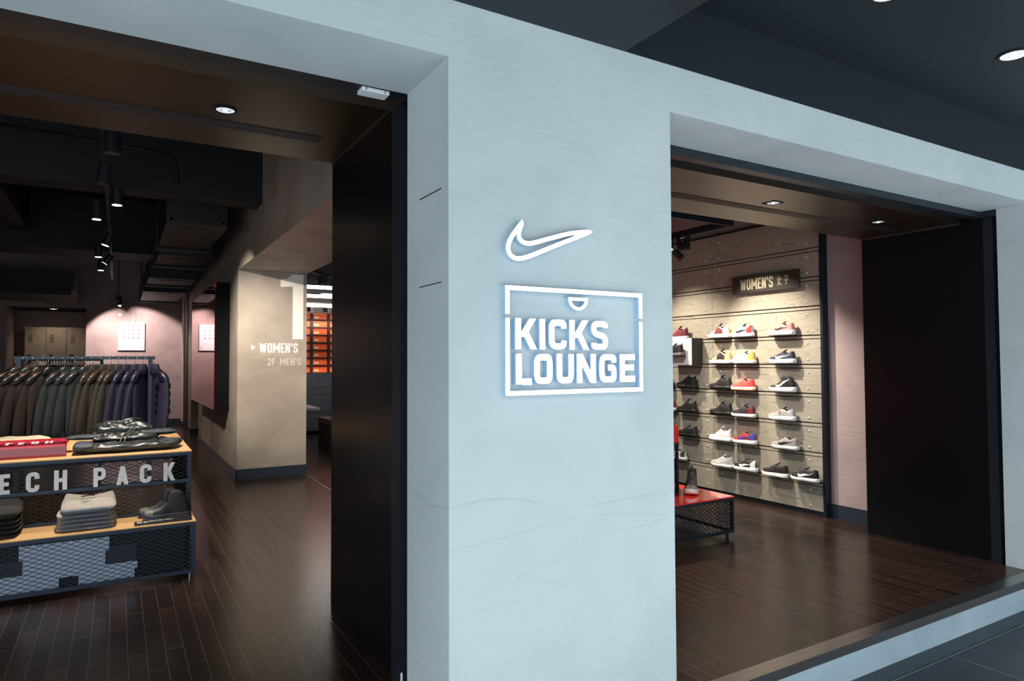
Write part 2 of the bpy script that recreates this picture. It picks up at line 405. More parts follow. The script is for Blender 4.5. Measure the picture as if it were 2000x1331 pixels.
# corner bead of the column and beam
# ---- left portal
S('trim_6', [(-4, .985, SB, 2.52, 2.648, 2.76)], M['frame'], 'dark shutter frame over left opening')
S('trim_7', [(-4, .985, 2.52, 2.66, 2.66, 2.78)], M['brownframe'], 'brown channel behind left shutter frame')
S('trim_8', [(.985, 1.2, 2.56, 2.66, F, 2.66)], M['frame'], 'dark upright shutter guide beside the column')
S('trim_17', [(.987, .995, 2.557, 2.56, .30, .36), (.990, 1.004, 2.557, 2.56, .262, .31), (.996, 1.003, 2.557, 2.56, .23, .27)], M['letter'], 'white paint smear low on the shutter guide')
S('wall_portal_left', [(1.075, 1.2, 2.66, 3.89, F, 2.772)], M['black'], 'black panel lining the left opening')
S('ceiling_portal_left', [(-4, 1.2, 2.66, 3.89, 2.772, 3.0)], M['bronze'], 'dark bronze soffit of the left opening')
S('trim_9', [(1.068, 1.078, 2.7, 3.89, 2.758, 2.772)], M['brownframe'])
S('trim_10', [(-4, .906, 3.47 + k * .026, 3.47 + k * .026 + .018, 2.7685, 2.775) for k in range(4)], M['frame'], 'slim slot grille in the left soffit')
# ---- right portal
S('trim_11', [(1.9, 5.6, 2.36, 2.42, 2.60, 2.86), (5.235, 5.6, 2.26, 2.36, 2.60, 2.86)], M['frame'], 'dark frame over right opening')
S('trim_12', [(1.9, 5.3, 2.42, 2.52, 2.62, 2.70)], M['darksteel'])
S('trim_13', [(5.27, 5.5, 2.30, 2.36, F, 2.62)], M['frame'], 'dark upright frame at the right jamb')
S('wall_portal_right', [(5.26, 5.53, 2.36, 3.25, F, 2.592), (1.87, 1.9, 2.42, 3.25, F, 2.6)], M['black'], 'black panel lining the right opening')
S('ceiling_portal_right', [(1.9, 5.53, 2.50, 3.25, 2.592, 2.62)], M['bronze'], 'bronze soffit of the right opening')
S('trim_14', [(1.9, 5.25, 2.875, 2.96, 2.589, 2.593)], M['black_r'], 'black slot in the right soffit')
S('trim_15', [(5.253, 5.263, 2.5, 3.25, 2.578, 2.592)], M['brownframe'])
S('wall_column_core', [(1.2, 1.87, 2.42, 3.89, F, 4.0)], M['intceil'])
S('wall_front_inner', [(-4, 1.2, 3.80, 3.89, 3.0, 4.0), (1.87, 5.53, 3.16, 3.25, 2.62, 4.0)], M['intceil'])
# ---- interior shell
S('wall_right', [(5.53, 5.75, 2.36, 13.6, F, 4.0)], M['pinkwall'], 'pinkish grey concrete wall of the shoe room')
S('wall_back_right', [(2.07, 5.53, 13.6, 13.8, F, 4.0)], M['intceil'])
S('baseboard_right', [(5.515, 5.53, 3.25, 3.765, F, .315)], M['base'], 'slate blue baseboard by the black panel')
S('wall_middle', [(1.25, 2.07, 3.89, 8.65, 2.73, 4.0), (1.25, 2.07, 8.65, 13.1, F, 4.0), (1.25, 2.07, 13.1, 14.5, 2.72, 4.0), (1.6, 2.07, 13.1, 14.5, F, 2.72), (1.25, 2.07, 14.5, 17, F, 4.0)], M['concrete'], 'concrete column and beam between the two rooms')
S('baseboard_middle', [(1.24, 2.07, 8.635, 8.65, F, .315), (1.235, 1.25, 8.635, 13.1, F, .30), (1.24, 2.07, 14.485, 14.5, F, .31), (1.235, 1.25, 14.485, 17, F, .31)], M['base'], 'slate blue baseboard of the column')
S('wall_left', [(-4.2, -4, 2.3, 17.2, F, 4.0)], M['pinkwall'])
S('wall_back', [(-4, -1.97, 17, 17.2, F, 4.0), (-.59, 1.25, 17, 17.2, F, 4.0), (-1.97, -.59, 17, 17.2, 2.79, 4.0)], M['pinkwall'], 'pinkish concrete back wall')
S('wall_alcove', [(-1.97, -.5, 18.6, 18.7, F, 3.0), (-2.07, -1.97, 17.2, 18.7, F, 3.0), (-.59, -.49, 17.2, 18.7, F, 3.0)], M['pinkwall'], 'walls of the alcove with the lockers')
S('ceiling_alcove', [(-2.07, -.49, 17.2, 18.7, 2.80, 3.0)], M['intceil'])
S('baseboard_back', [(-.59, 1.25, 16.985, 17, F, .34), (-4, -1.97, 16.985, 17, F, .34)], M['base'])
S('ceiling', [(-4.2, 6.2, 2.42, 19, 4.0, 4.1)], M['intceil'], 'black ceiling inside the shop')
# dark frame of the doorway in the far side wall
b = MB(); b.box(1.235, 1.25, 16.0, 16.08, F, 3.0); b.box(1.235, 1.25, 15.2, 15.28, F, 3.0); b.box(1.235, 1.25, 15.2, 16.08, 2.93, 3.0)
d1 = struct(b.build('door_1', M['black_r']), 'dark framed door near the back wall')
MB().box(1.243, 1.25, 15.28, 16.0, F, 2.93).build('door_panel', M['duct'], d1)
# dark painted beams
S('ceiling_beam', [(-4, 1.25, 7.1, 7.42, 3.22, 4.0)], M['intbeam'], 'dark painted beam across the ceiling')
S('ceiling_beam_far', [(-4, 1.25, 11.3, 12.1, 3.22, 4.0)], M['intbeam'])
b = MB(); b.box(-1.25, -1.05, 8.4, 11.0, 3.4, 4.0)
tag(b.build('air_duct', M['duct']), 'slim brownish air duct running inward below the black ceiling at far left', 'duct')
b = MB(); b.box(-2.6, -.7, 14.6, 16.6, 2.95, 3.3); b.box(-2.4, -.75, 14.7, 16.5, 2.86, 2.95)
tag(b.build('ceiling_unit', M['duct']), 'wide dark ceiling unit hanging in front of the alcove', 'air conditioner')

# ---- black conduit on the beam
b = MB(); b.tube([(-1.2, 7.085, 3.66), (.2, 7.085, 3.60), (.36, 7.085, 3.575), (.43, 7.085, 3.54), (.46, 7.085, 3.48), (.47, 7.085, 3.30)], .014, 8)
tag(b.build('conduit', M['black_r'], smooth=True), 'black conduit bending down the dark ceiling beam to the air unit', 'pipe')

# ---- air units in a row along the concrete wall
def ac(y0, y1, x0, x1, z0, z1, label, louv):
    t = thing('air_unit', ((x0 + x1) / 2, y0, z0), label, 'air conditioner', 'air units along the concrete wall')
    MB().box(x0, x1, y0, y1, z0, z1).build('casing', M['duct'], t, bevel=.008)
    g = MB()
    g.box(x0 + .03, x1 - .03, y0 - .012, y0, z0 + .03, z0 + .055); g.box(x0 + .03, x1 - .03, y0 - .012, y0, z1 - .055, z1 - .03)
    g.box(x0 + .03, x0 + .06, y0 - .012, y0, z0 + .03, z1 - .03); g.box(x1 - .06, x1 - .03, y0 - .012, y0, z0 + .03, z1 - .03)
    g.build('grille_frame', M['dkceil'], t)
    if louv:
        l = MB()
        for k in range(17):
            x = x0 + .08 + (x1 - x0 - .16) * k / 16
            l.box(x - .004, x + .004, y0 - .010, y0 - .001, z0 + .06, z1 - .06)
        l.box(x0 + .06, x1 - .06, y0 - .006, y0 - .002, (z0 + z1) / 2 - .004, (z0 + z1) / 2 + .004)
        l.build('louvre', M['darksteel'], t)
    r = MB(); r.cyl(((x0 + x1) / 2, y0 + .35, z0 - .006), .16, .008, 28)
    r.build('round_inlet', M['black_r'], t)
    for xa in (x0 + .01, x1 - .03): MB().box(xa, xa + .02, y1 - .06, y1 - .04, z1, 4.0).build('hanger_rod', M['darksteel'], t)
    bb = MB(); bb.box(x0 - .02, x1 + .02, y1 - .08, y1 - .03, z0 - .03, z0); bb.box(x0 - .02, x0, y1 - .08, y1 - .03, z0, z1); bb.box(x1, x1 + .02, y1 - .08, y1 - .03, z0, z1)
    bb.build('bracket', M['darksteel'], t)
ac(7.6, 9.4, .41, .99, 3.03, 3.38, 'nearest dark air unit with a vertical grille beside the concrete wall', True)
ac(9.8, 11.0, .45, 1.12, 3.02, 3.32, 'second dark air unit behind the one with the vertical grille', False)
ac(12.2, 13.4, .42, 1.12, 2.98, 3.32, 'third dark air unit from the street along the concrete wall', False)
ac(14.2, 16.4, .40, 1.12, 2.94, 3.3, 'farthest dark air unit in front of the pinkish back wall', False)

# ================================================================== SIGNS ON THE FACADE
OUT = 2.020
def facX(y0, y1):
    return lambda a, bb, d: Vector((a, y0 + (y1 - y0) * d, bb))
def lit(strokes, t, parent, name, label=None, round_caps=False):
    body = MB(); face = MB()
    for pts, cl in strokes:
        pts = [Vector(p) for p in pts]
        ribbon(body, pts, cl, t, facX(D, OUT)); ribbon(face, pts, cl, t * .98, facX(OUT, OUT - .002))
    o = body.build(name, M['return'], parent)
    face.build('lit_face', M['ledface'], o)
    return o
sw = thing('swoosh_sign', (1.35, D, 1.95), 'glowing white outline of a curved tick on the plaster column, above the framed sign', 'sign')
def catmull(P, n=5, closed=True):
    P = [Vector(p) for p in P]; out = []; L = len(P)
    for i in range(L):
        a, b_, c, d = P[i - 1], P[i], P[(i + 1) % L], P[(i + 2) % L]
        for k in range(n):
            t = k / n
            out.append(.5 * ((2 * b_) + (c - a) * t + (2 * a - 5 * b_ + 4 * c - d) * t * t + (3 * b_ - a - 3 * c + d) * t ** 3))
    return out
lower = [(1.232, 2.0915), (1.214, 2.069), (1.196, 2.046), (1.182, 2.022), (1.177, 1.999), (1.184, 1.979), (1.204, 1.966), (1.233, 1.967), (1.275, 1.981), (1.358, 2.016), (1.448, 2.053), (1.534, 2.0885)]
upper = [(1.534, 2.0905), (1.448, 2.076), (1.358, 2.050), (1.292, 2.029), (1.258, 2.022), (1.232, 2.029), (1.221, 2.046), (1.224, 2.066), (1.234, 2.0915)]
def open_cat(P, n=6):
    P = [Vector(p) for p in P]; Q = [P[0]] + P + [P[-1]]; out = []
    for i in range(1, len(Q) - 2):
        a, b_, c, d = Q[i - 1:i + 3]
        for k in range(n):
            t = k / n
            out.append(.5 * ((2 * b_) + (c - a) * t + (2 * a - 5 * b_ + 4 * c - d) * t * t + (3 * b_ - a - 3 * c + d) * t ** 3))
    out.append(P[-1]); return out
path = open_cat(lower) + open_cat(upper)[1:-1]
lit([(path, True)], .0165, sw, 'swoosh_outline')
for cpt in ((1.534, 2.0895), (1.233, 2.0915)):
    bd = MB(); bd.cyl((cpt[0], D, cpt[1]), .0082, D - OUT, 16, axis=(0, -1, 0)); q = bd.build('rounded_tip', M['return'], sw)
    fc = MB(); fc.cyl((cpt[0], OUT, cpt[1]), .0082, .0021, 16, axis=(0, -1, 0)); fc.build('lit_face', M['ledface'], q)
ks = thing('framed_wall_sign', (1.48, D, 1.48), 'glowing white framed KICKS LOUNGE sign on the plaster column', 'sign')
x0, x1, z0, z1 = 1.1735, 1.7835, 1.4885, 1.8595; t = .0165
V2 = lambda *p: [Vector(q) for q in p]
lit([(V2((x0, 1.767), (x0, z1), (x1, z1), (x1, 1.769)), False)], t, ks, 'upper_frame')
lit([(V2((x0, 1.753), (x0, z0), (x1, z0), (x1, 1.754)), False)], t, ks, 'lower_frame')
arc = [Vector((1.479 + .038 * math.cos(a), 1.8315 + .036 * math.sin(a))) for a in [-PI + PI * k / 14 for k in range(15)]]
lit([(arc, True)], .0125, ks, 'half_round_handle')
def W_letter(ch, xa, xb, za, zb, t=.0235):
    """stencil letter between xa..xb, za..zb"""
    h = zb - za; w = (xb - xa) / h; tt = t / h; i = tt / 2; R = w - i; T = 1 - i; g = .012
    r = .2
    st = []
    if ch == 'K': st = [([(i, 0), (i, 1)], 0), ([(tt * 1.15, .40), (R - .06, 1)], 0), ([(w * .46, .56), (R - .02, 0)], 0)]
    if ch == 'I': st = [([(i, 0), (i, 1)], 0)]
    if ch == 'C': st = [(rnd([(w / 2 - g, T), (i, T), (i, i), (R, i), (R, .30)], r), 0), (rnd([(w / 2 + g, T), (R, T), (R, .70)], r), 0)]
    if ch == 'S': st = [(rnd([(w / 2 - g, T), (i, T), (i, .56), (R, .46), (R, i), (w / 2 + g, i)], r), 0), (rnd([(w / 2 + g, T), (R, T), (R, .76)], r * .8), 0), (rnd([(w / 2 - g, i), (i, i), (i, .24)], r * .8), 0)]
    if ch == 'L': st = [([(i, 0), (i, 1)], 0), ([(tt + .02, i * .8), (w, i * .8)], 0)]
    if ch == 'O': st = [(rnd([(w / 2 - g, T), (i, T), (i, i), (w / 2 - g, i)], .26), 0), (rnd([(w / 2 + g, T), (R, T), (R, i), (w / 2 + g, i)], .26), 0)]
    if ch == 'U': st = [(rnd([(i, 1), (i, i), (w / 2 - g, i)], .26), 0), (rnd([(R, 1), (R, i), (w / 2 + g, i)], .26), 0)]
    if ch == 'N': st = [([(i, 0), (i, 1)], 0), ([(R, 0), (R, 1)], 0), ([(i + .01, 1), (R - .01, 0)], 0)]
    if ch == 'G': st = [(rnd([(w / 2 - g, T), (i, T), (i, i), (w / 2 - g, i)], .26), 0), (rnd([(w / 2 + g, T), (R, T), (R, .70)], .22), 0), (rnd([(w / 2 + g, i), (R, i), (R, .52), (w * .52, .52)], .1), 0)]
    if ch == 'E': st = [([(i, 0), (i, 1)], 0), ([(tt + .02, T), (w, T)], 0), ([(tt + .02, .52), (w * .92, .52)], 0), ([(tt + .02, i), (w, i)], 0)]
    out = []
    for p, c in st: out.append(([Vector((xa + q[0] * h, za + q[1] * h)) for q in p], bool(c)))
    return out
for ch, xa, xb in (('K', 1.205, 1.296), ('I', 1.307, 1.3305), ('C', 1.347, 1.425), ('K', 1.438, 1.529), ('S', 1.539, 1.618)):
    lit(W_letter(ch, xa, xb, 1.643, 1.753), .0235, ks, 'letter')
for ch, xa, xb in (('L', 1.207, 1.272), ('O', 1.283, 1.362), ('U', 1.380, 1.457), ('N', 1.471, 1.559), ('G', 1.576, 1.658), ('E', 1.676, 1.751)):
    lit(W_letter(ch, xa, xb, 1.519, 1.627), .0235, ks, 'letter')

# small white sensor box under the left frame, ceiling downlights
t = thing('sensor_box', (.84, 2.46, 2.62), 'small white sensor box under the shutter frame by the column', 'sensor')
MB().box(.785, .895, 2.44, 2.50, 2.632, 2.648).build('housing', M['white'], t, bevel=.003)
for xa in (.80, .875): MB().box(xa, xa + .003, 2.438, 2.44, 2.636, 2.644).build('clip', M['black_r'], t)
def downlight(x, y, z, r, label, g, spin=0, lampm='lampdim', square=False):
    t = thing('downlight', (x, y, z), label, 'ceiling light', g)
    b = MB(); n = 28
    prof = [(r, 0), (r, -.006), (r * .82, -.006), (r * .78, 0.0)]
    if square:
        s = r * 1.05; b.box(x - s, x + s, y - s, y - s * .75, z - .004, z + .0005); b.box(x - s, x + s, y + s * .75, y + s, z - .004, z + .0005); b.box(x - s, x - s * .75, y - s, y + s, z - .004, z + .0005); b.box(x + s * .75, x + s, y - s, y + s, z - .004, z + .0005)
    else:
        b.rings([[Vector((x + a * math.cos(q), y + a * math.sin(q), z + h)) for q in [2 * PI * k / n for k in range(n)]] for a, h in prof], False, False)
    b.build('trim_ring', M['black_r'], t)
    rr = r * .78
    b = MB(); b.rings([[Vector((x + a * math.cos(q), y + a * math.sin(q), z + h)) for q in [2 * PI * k / n for k in range(n)]] for a, h in ((rr, -.003), (rr * .9, -.0025), (rr * .55, -.002), (rr * .3, -.0015))], False, True)
    o = b.build('reflector', M[lampm], t)
    f = MB()
    for k in range(20):
        q = 2 * PI * k / 20
        f.bar((x + rr * .35 * math.cos(q), y + rr * .35 * math.sin(q), z - .004), (x + rr * .95 * math.cos(q), y + rr * .95 * math.sin(q), z - .004), .0015, .001)
    f.build('fin', M['brownframe'], t)
    return t
downlight(3.83, 1.555, 3.118, .075, 'round recessed light in the street canopy at the right edge of the photo', 'canopy downlights')
downlight(2.73, 1.55, 3.118, .075, 'round recessed light in the street canopy cut by the top edge of the photo', 'canopy downlights')
downlight(.416, 3.306, 2.772, .05, 'round recessed light in the dark bronze soffit of the left opening', None)
downlight(3.542, 2.762, 2.592, .045, 'square recessed light in the middle of the right opening soffit', 'downlights over the right opening', square=True)
downlight(4.69, 2.772, 2.592, .045, 'square recessed light in the right opening soffit close to the black panel', 'downlights over the right opening', square=True)
downlight(-1.22, 17.7, 2.80, .09, 'bright round light in the ceiling of the locker alcove', None, lampm='lamp')

# ================================================================== SHOE WALL
XW = 5.46; P0 = .496; PT = .2666
YN, YF = 3.771, 8.6
swl = thing('shoe_wall', (5.5, YN, F), 'tall grey wood slat wall with metal bolts carrying rows of shoes', 'display wall')
MB().box(XW + .03, 5.528, YN, YF, F + .01, 2.93).build('backing', M['black_r'], swl)
b = MB(); b.box(XW - .012, 5.528, YN - .025, YN, F, 2.94); b.box(XW - .012, 5.528, YF, YF + .025, F, 2.94); b.box(XW + .0, 5.528, YN, YF, 2.925, 2.94); b.box(XW + .01, 5.528, YN, YF, F, .236)
b.build('frame', M['darksteel'], swl)
seams = [YN + .002, 5.045, 6.32, 7.6, YF - .002]
zz = [.238] + [P0 + PT * k for k in range(9)] + [2.923]
for k in range(10):
    za, zb = zz[k] + (.005 if k else 0), zz[k + 1] - (.038 if k < 9 else 0)
    for a, c in zip(seams, seams[1:]):
        MB().box(XW, XW + .03, a + .001, c - .001, za, zb).build('board', M['board'], swl, bevel=.0015)
    if k < 9:
        MB().box(XW - .003, XW + .03, YN + .002, YF - .002, zz[k + 1] - .030, zz[k + 1] - .006).build('rail', M['board'], swl)
bp = None
for k in range(10):
    za, zb = zz[k] + .005, zz[k + 1] - .036
    for yy in (3.909, 4.938, 5.137):
        if k == 0 and yy == 5.137: pass
        for f in (.17, .83):
            z = za + (zb - za) * f
            if bp is None:
                q = MB(); q.rings([[Vector((-h, a * math.cos(s), a * math.sin(s))) for s in [2 * PI * j / 12 for j in range(12)]] for a, h in ((.0105, 0), (.0105, .002), (.008, .006), (.003, .008))], False, True)
                bp = q.build('bolt', mat('bolt_metal', (222, 220, 216), .3, metal=.35, var=.02), swl, smooth=True, local=True); o = bp
            else:
                o = bp.copy(); C.objects.link(o); o.parent = swl
            o.location = Vector((XW, yy, z)) - swl.location
# sign on the shoe wall
t = thing('wall_sign', (5.42, 4.34, 2.27), "dark rectangular sign with pale lettering WOMEN'S on the shoe wall", 'sign')
MB().box(5.41, 5.43, 3.95, 4.73, 2.272, 2.447).build('plate', mat('sign_plate', (58, 54, 48), .4, var=.05), t, bevel=.002)
MB().box(5.43, XW, 4.05, 4.63, 2.30, 2.42).build('spacer', M['black_r'], t)
b = MB(); adv = put_text(b, "WOMEN'S", (5.41, 4.625, 2.304), (0, -1, 0), (0, 0, 1), (-1, 0, 0), .108, .44, .15, .085, .002)
b.build('lettering', mat('sign_letters', (196, 186, 164), .5, var=.02), t)
b = MB()
for ch, y in (('nv', 4.190), ('zi', 4.115)):
    for pts, cl in glyph(ch, .62, .12): ribbon(b, pts, cl, .11, lambda a, c, d, y=y: Vector((5.41 - .002 * d, y - a * .088, 2.314 + c * .088)))
b.build('characters', cm((196, 186, 164), .5), t)

# ================================================================== SHOES
def ip(tab, s):
    for (a, va), (b_, vb) in zip(tab, tab[1:]):
        if s <= b_:
            u = (s - a) / (b_ - a) if b_ > a else 0; u = u * u * (3 - 2 * u) if va * vb else u
            return va + (vb - va) * u
    return tab[-1][1]
WT = [(0, 0), (.008, .014), (.03, .025), (.10, .033), (.4, .034), (.68, .046), (.85, .043), (.94, .033), (.98, .020), (.995, .010), (1, 0)]
ET = [(0, 0), (.02, .003), (.06, .015), (.15, .021), (.30, .020), (.42, .014), (.55, .009), (.64, .006), (.68, 0), (1, 0)]
HP = {
    'low':  [(0, .108), (.06, .114), (.14, .102), (.27, .090), (.38, .104), (.46, .108), (.60, .088), (.74, .070), (.88, .062), (.95, .056), (.985, .044), (1, .028)],
    'hua':  [(0, .114), (.05, .118), (.14, .104), (.25, .098), (.36, .116), (.44, .120), (.58, .092), (.72, .066), (.86, .058), (.95, .053), (.985, .042), (1, .028)],
    'mid':  [(0, .118), (.06, .122), (.14, .118), (.27, .112), (.40, .118), (.47, .112), (.58, .090), (.72, .068), (.86, .059), (.95, .054), (.985, .042), (1, .028)],
    'hi': [(0, .165), (.06, .170), (.14, .162), (.27, .156), (.36, .165), (.44, .160), (.58, .112), (.74, .074), (.88, .062), (.95, .056), (.985, .045), (1, .030)],
    'boot': [(0, .115), (.06, .145), (.14, .166), (.27, .168), (.36, .162), (.44, .134), (.54, .096), (.68, .070), (.85, .058), (.95, .052), (.985, .042), (1, .028)],
    'sock': [(0, .100), (.08, .145), (.14, .150), (.27, .148), (.38, .146), (.45, .120), (.56, .092), (.72, .068), (.88, .058), (.95, .053), (.985, .042), (1, .028)],
}
def make_shoe(name, label, group, up, sole, sw=None, heel=None, toe=None, lining=(60, 60, 64), tong=None, style='low', L=.275, thick=.026, tab=False, gloss=.6, lace=None, mid=None, cage=None):
    t = thing(name, (0, 0, 0), label, 'shoe', group)
    H = HP[style]; hk = L / .275
    hmax = lambda s: ip(H, s) * hk
    wid = lambda s: ip(WT, s) * hk * 1.05
    opn = lambda s: min(ip(ET, s) * hk, wid(s) * .8)
    def zb(s): return thick * (.95 + .25 * (1 - s)) + .012 * max(0, s - .8) * 5 * .3
    def bend(s): return .010 * max(0, (s - .78) / .22) ** 2      # toe spring
    def P(s, q, side, off=0):
        th = q * PI / 2; w = wid(s) + off; e = opn(s); h = hmax(s) + off - zb(s)
        y = e + max(0, w - e) * math.cos(th) ** .75; z = zb(s) + h * math.sin(th) ** .95
        x = L * (s - .5)
        if s < .15: x += .010 * math.sin(th) * (1 - s / .15)     # heel leans forward
        if style in ('sock', 'boot') and s < .5: x += .02 * max(0, (z - .08) / .07)
        return Vector((x, y * side, z + bend(s) * (1 - .3 * q)))
    b = MB()
    sm = [0, .006, .015, .03, .05, .08, .12, .16, .2, .25, .3, .35, .4, .45, .5, .55, .6, .65, .7, .75, .8, .85, .9, .93, .96, .98, .993, 1]
    for side in (1, -1):
        V = [[b.bm.verts.new(P(s, j / 10, side)) for j in range(11)] for s in sm]
        for i in range(len(sm) - 1):
            for j in range(10):
                b.bm.faces.new((V[i][j], V[i + 1][j], V[i + 1][j + 1], V[i][j + 1]))
    bmesh.ops.remove_doubles(b.bm, verts=b.bm.verts, dist=.0004)
    bmesh.ops.recalc_face_normals(b.bm, faces=b.bm.faces)
    b.build('upper', cm(up, gloss, bump=.2, bscale=300), t, smooth=True, local=True, auto=False)
    # sole
    b = MB(); n = 30
    outl = [(s, 1) for s in sm] + [(s, -1) for s in reversed(sm[1:-1])]
    def ring(gr, zf):
        r = []
        for s, sd in outl:
            w = wid(s) * 1.03 + (.002 if 0 < s < 1 else 0) + gr
            r.append(Vector((L * (s - .5) * 1.02 + (gr if s > .5 else -gr) * .5, w * sd if 0 < s < 1 else 0, zf(s))))
        return r
    b.rings([ring(-.006, lambda s: .001 + bend(s) * 1.2), ring(0, lambda s: .005 + bend(s) * 1.2), ring(.0015, lambda s: zb(s) * .6 + bend(s)), ring(0, lambda s: zb(s) + .004 + bend(s)), ring(-.005, lambda s: zb(s) + .006 + bend(s))])
    b.build('sole', cm(sole, .45), t, smooth=True, local=True)
    if mid:
        b = MB(); b.rings([ring(.001, lambda s: .0015 + bend(s) * 1.2), ring(.002, lambda s: .004 + bend(s) * 1.2), ring(.002, lambda s: .010 + bend(s) * 1.2), ring(.0, lambda s: .011 + bend(s) * 1.2)])
        b.build('outsole', cm(mid, .5), t, smooth=True, local=True)
    # lining and footbed
    b = MB()
    ss = [.02, .05, .09, .15, .22, .3, .38, .45, .52, .6, .66]
    for side in (1, -1):
        b.rings([[Vector((P(s, 1, side).x + (.003 if s < .05 else 0), (opn(s) - .0012) * side * k, P(s, 1, side).z + dz * (1 if dz > 0 else 1))) for s in ss] for k, dz in ((1.06, .0015), (.96, .001), (.85, -.02), (.3, -.032))], False, False, closed=False)
    b.build('lining', cm(lining, .8), t, smooth=True, local=True)
    # tongue
    b = MB(); tl = tong or up
    s0, s1 = .66, .33
    tz = .014 if style != 'hua' else .022
    if style not in ('sock', 'boot'):
        rs = []
        for k in range(7):
            u = k / 6; s = s0 + (s1 - s0) * u; w = .008 + .010 * u; z = hmax(max(s, .44)) + tz * u - .004 + (.0 if s > .44 else .012 * (.44 - s) / .1)
            x = L * (s - .5)
            rs.append([Vector((x, -w, z - .005)), Vector((x + .001, -w * .5, z + .001)), Vector((x + .001, w * .5, z + .001)), Vector((x, w, z - .005)), Vector((x - .004, w * .5, z - .006)), Vector((x - .004, -w * .5, z - .006))])
        b.rings(rs); b.build('tongue', cm(tl, .6), t, smooth=True, local=True)
        b = MB()
        for k in range(5):
            s = .63 - k * .045; z = hmax(s) + .0015; w = opn(s) + .007; x = L * (s - .5)
            b.tube([(x, -w, z - .005), (x + .002, 0, z + .003), (x, w, z - .005)], .0018, 5)
        b.build('lace', cm(lace or tl, .7), t, local=True)
    def patch(nm, s0, s1, q0, q1, col, off=.0012, both=True, nu=8, nv=6, rough=.55):
        b = MB()
        for side in (1, -1):
            b.grid(lambda u, v: P(s0 + (s1 - s0) * u, (q0(u) if callable(q0) else q0) + ((q1(u) if callable(q1) else q1) - (q0(u) if callable(q0) else q0)) * v, side, off), nu, nv)
        return b.build(nm, cm(col, rough), t, smooth=True, local=True, auto=True)
    if heel: patch('heel_counter', .004, .20, 0.02, lambda u: .92 - .35 * u, heel)
    if toe: patch('toe_cap', .80, .995, 0.02, .98, toe)
    if cage: patch('side_cage', .18, .56, .1, lambda u: .55 + .3 * u, cage)
    if sw:
        lo = [(.08, .50), (.22, .36), (.36, .23), (.48, .12), (.57, .09), (.63, .15), (.655, .27), (.665, .44)]
        hi = [(.08, .51), (.22, .43), (.36, .36), (.46, .32), (.53, .31), (.58, .33), (.62, .38), (.665, .45)]
        b = MB()
        def at(T, u):
            x = u * (len(T) - 1); i = min(int(x), len(T) - 2); f = x - i
            return (T[i][0] * (1 - f) + T[i + 1][0] * f, T[i][1] * (1 - f) + T[i + 1][1] * f)
        for side in (1, -1):
            def fn(u, v):
                a = at(lo, u); c = at(hi, u)
                return P(a[0] * (1 - v) + c[0] * v, a[1] * (1 - v) + c[1] * v, side, .0022)
            b.grid(fn, 21, 3)
        b.build('swoosh', cm(sw, .5), t, smooth=True, local=True)
    if tab:
        b = MB(); z = hmax(0.02); x = -L / 2 + .008
        b.tube([(x, 0, z - .02), (x - .006, 0, z), (x - .004, 0, z + .014), (x + .004, 0, z + .013), (x + .008, 0, z - .004)], .004, 6)
        b.build('heel_tab', cm(heel or up, .6), t, smooth=True, local=True)
    return t
K = (22, 22, 24); Wt = (236, 234, 232); 
G = 'single shoes on the slat wall'
XS = 5.40
def zrow(k): return P0 + PT * k
shoes = []
def put(o, ya, yb, k, dz=0, rz=0):
    y = (ya + yb) / 2 * .991
    o.location = (XS, y, zrow(k) + .008 + dz); o.rotation_euler = (0, 0, PI / 2 + rz)
    s = MB(); s.box(XS - .045, XW, y - .115, y + .115, zrow(k) + .003, zrow(k) + .007); s.box(XW - .004, XW, y - .115, y + .115, zrow(k) - .004, zrow(k) + .014)
    lab = o['label']
    tag(s.build('shoe_shelf', M['black_r'], bevel=.0008), 'thin shelf under the ' + ' '.join(lab.split()[:12]), 'shelf', 'small shelves on the slat wall')
# row 5 = highest shelf with shoes
put(make_shoe('sneaker', 'maroon sneaker standing above the white display box', G, (116, 44, 58), Wt, heel=(96, 30, 44), lining=(40, 60, 150), mid=(220, 70, 70), style='hua', tab=True), 5.700, 5.373, 5)
put(make_shoe('sneaker', 'pale pink runner with maroon collar on the top shoe row', G, (236, 214, 208), (244, 238, 236), toe=(150, 110, 108), lining=(86, 34, 46), tong=(96, 44, 54), cage=(110, 44, 50), style='hua', tab=True, heel=(236, 214, 208)), 5.091, 4.819, 5)
put(make_shoe('sneaker', 'black and light blue retro runner with yellow toe and red heel', G, (150, 190, 226), Wt, sw=(24, 24, 28), heel=(206, 44, 40), toe=(232, 158, 36), lining=(225, 225, 215), tong=(30, 30, 34)), 4.779, 4.515, 5)
put(make_shoe('sneaker', 'pink runner with black swoosh and thick white sole', G, (226, 140, 140), (240, 240, 242), sw=(30, 28, 36), lining=(70, 40, 60), tong=(206, 116, 122), thick=.034), 4.315, 4.042, 5)
# row 4
put(make_shoe('sneaker', 'tan and black runner with white sole under the pale pink one', G, (206, 172, 132), (240, 236, 232), toe=(90, 88, 92), lining=K, tong=K, cage=(40, 30, 32), style='hua', tab=True, heel=(206, 172, 132)), 5.069, 4.799, 4)
put(make_shoe('sneaker', 'light grey retro runner with yellow heel patch', G, (186, 182, 180), Wt, heel=(236, 172, 48), lining=(46, 62, 74), tong=(170, 168, 168)), 4.759, 4.503, 4)
put(make_shoe('sneaker', 'navy runner with white swoosh and thick white sole', G, (38, 42, 66), (236, 238, 242), sw=(236, 238, 240), lining=(24, 24, 34), thick=.034), 4.297, 4.053, 4)
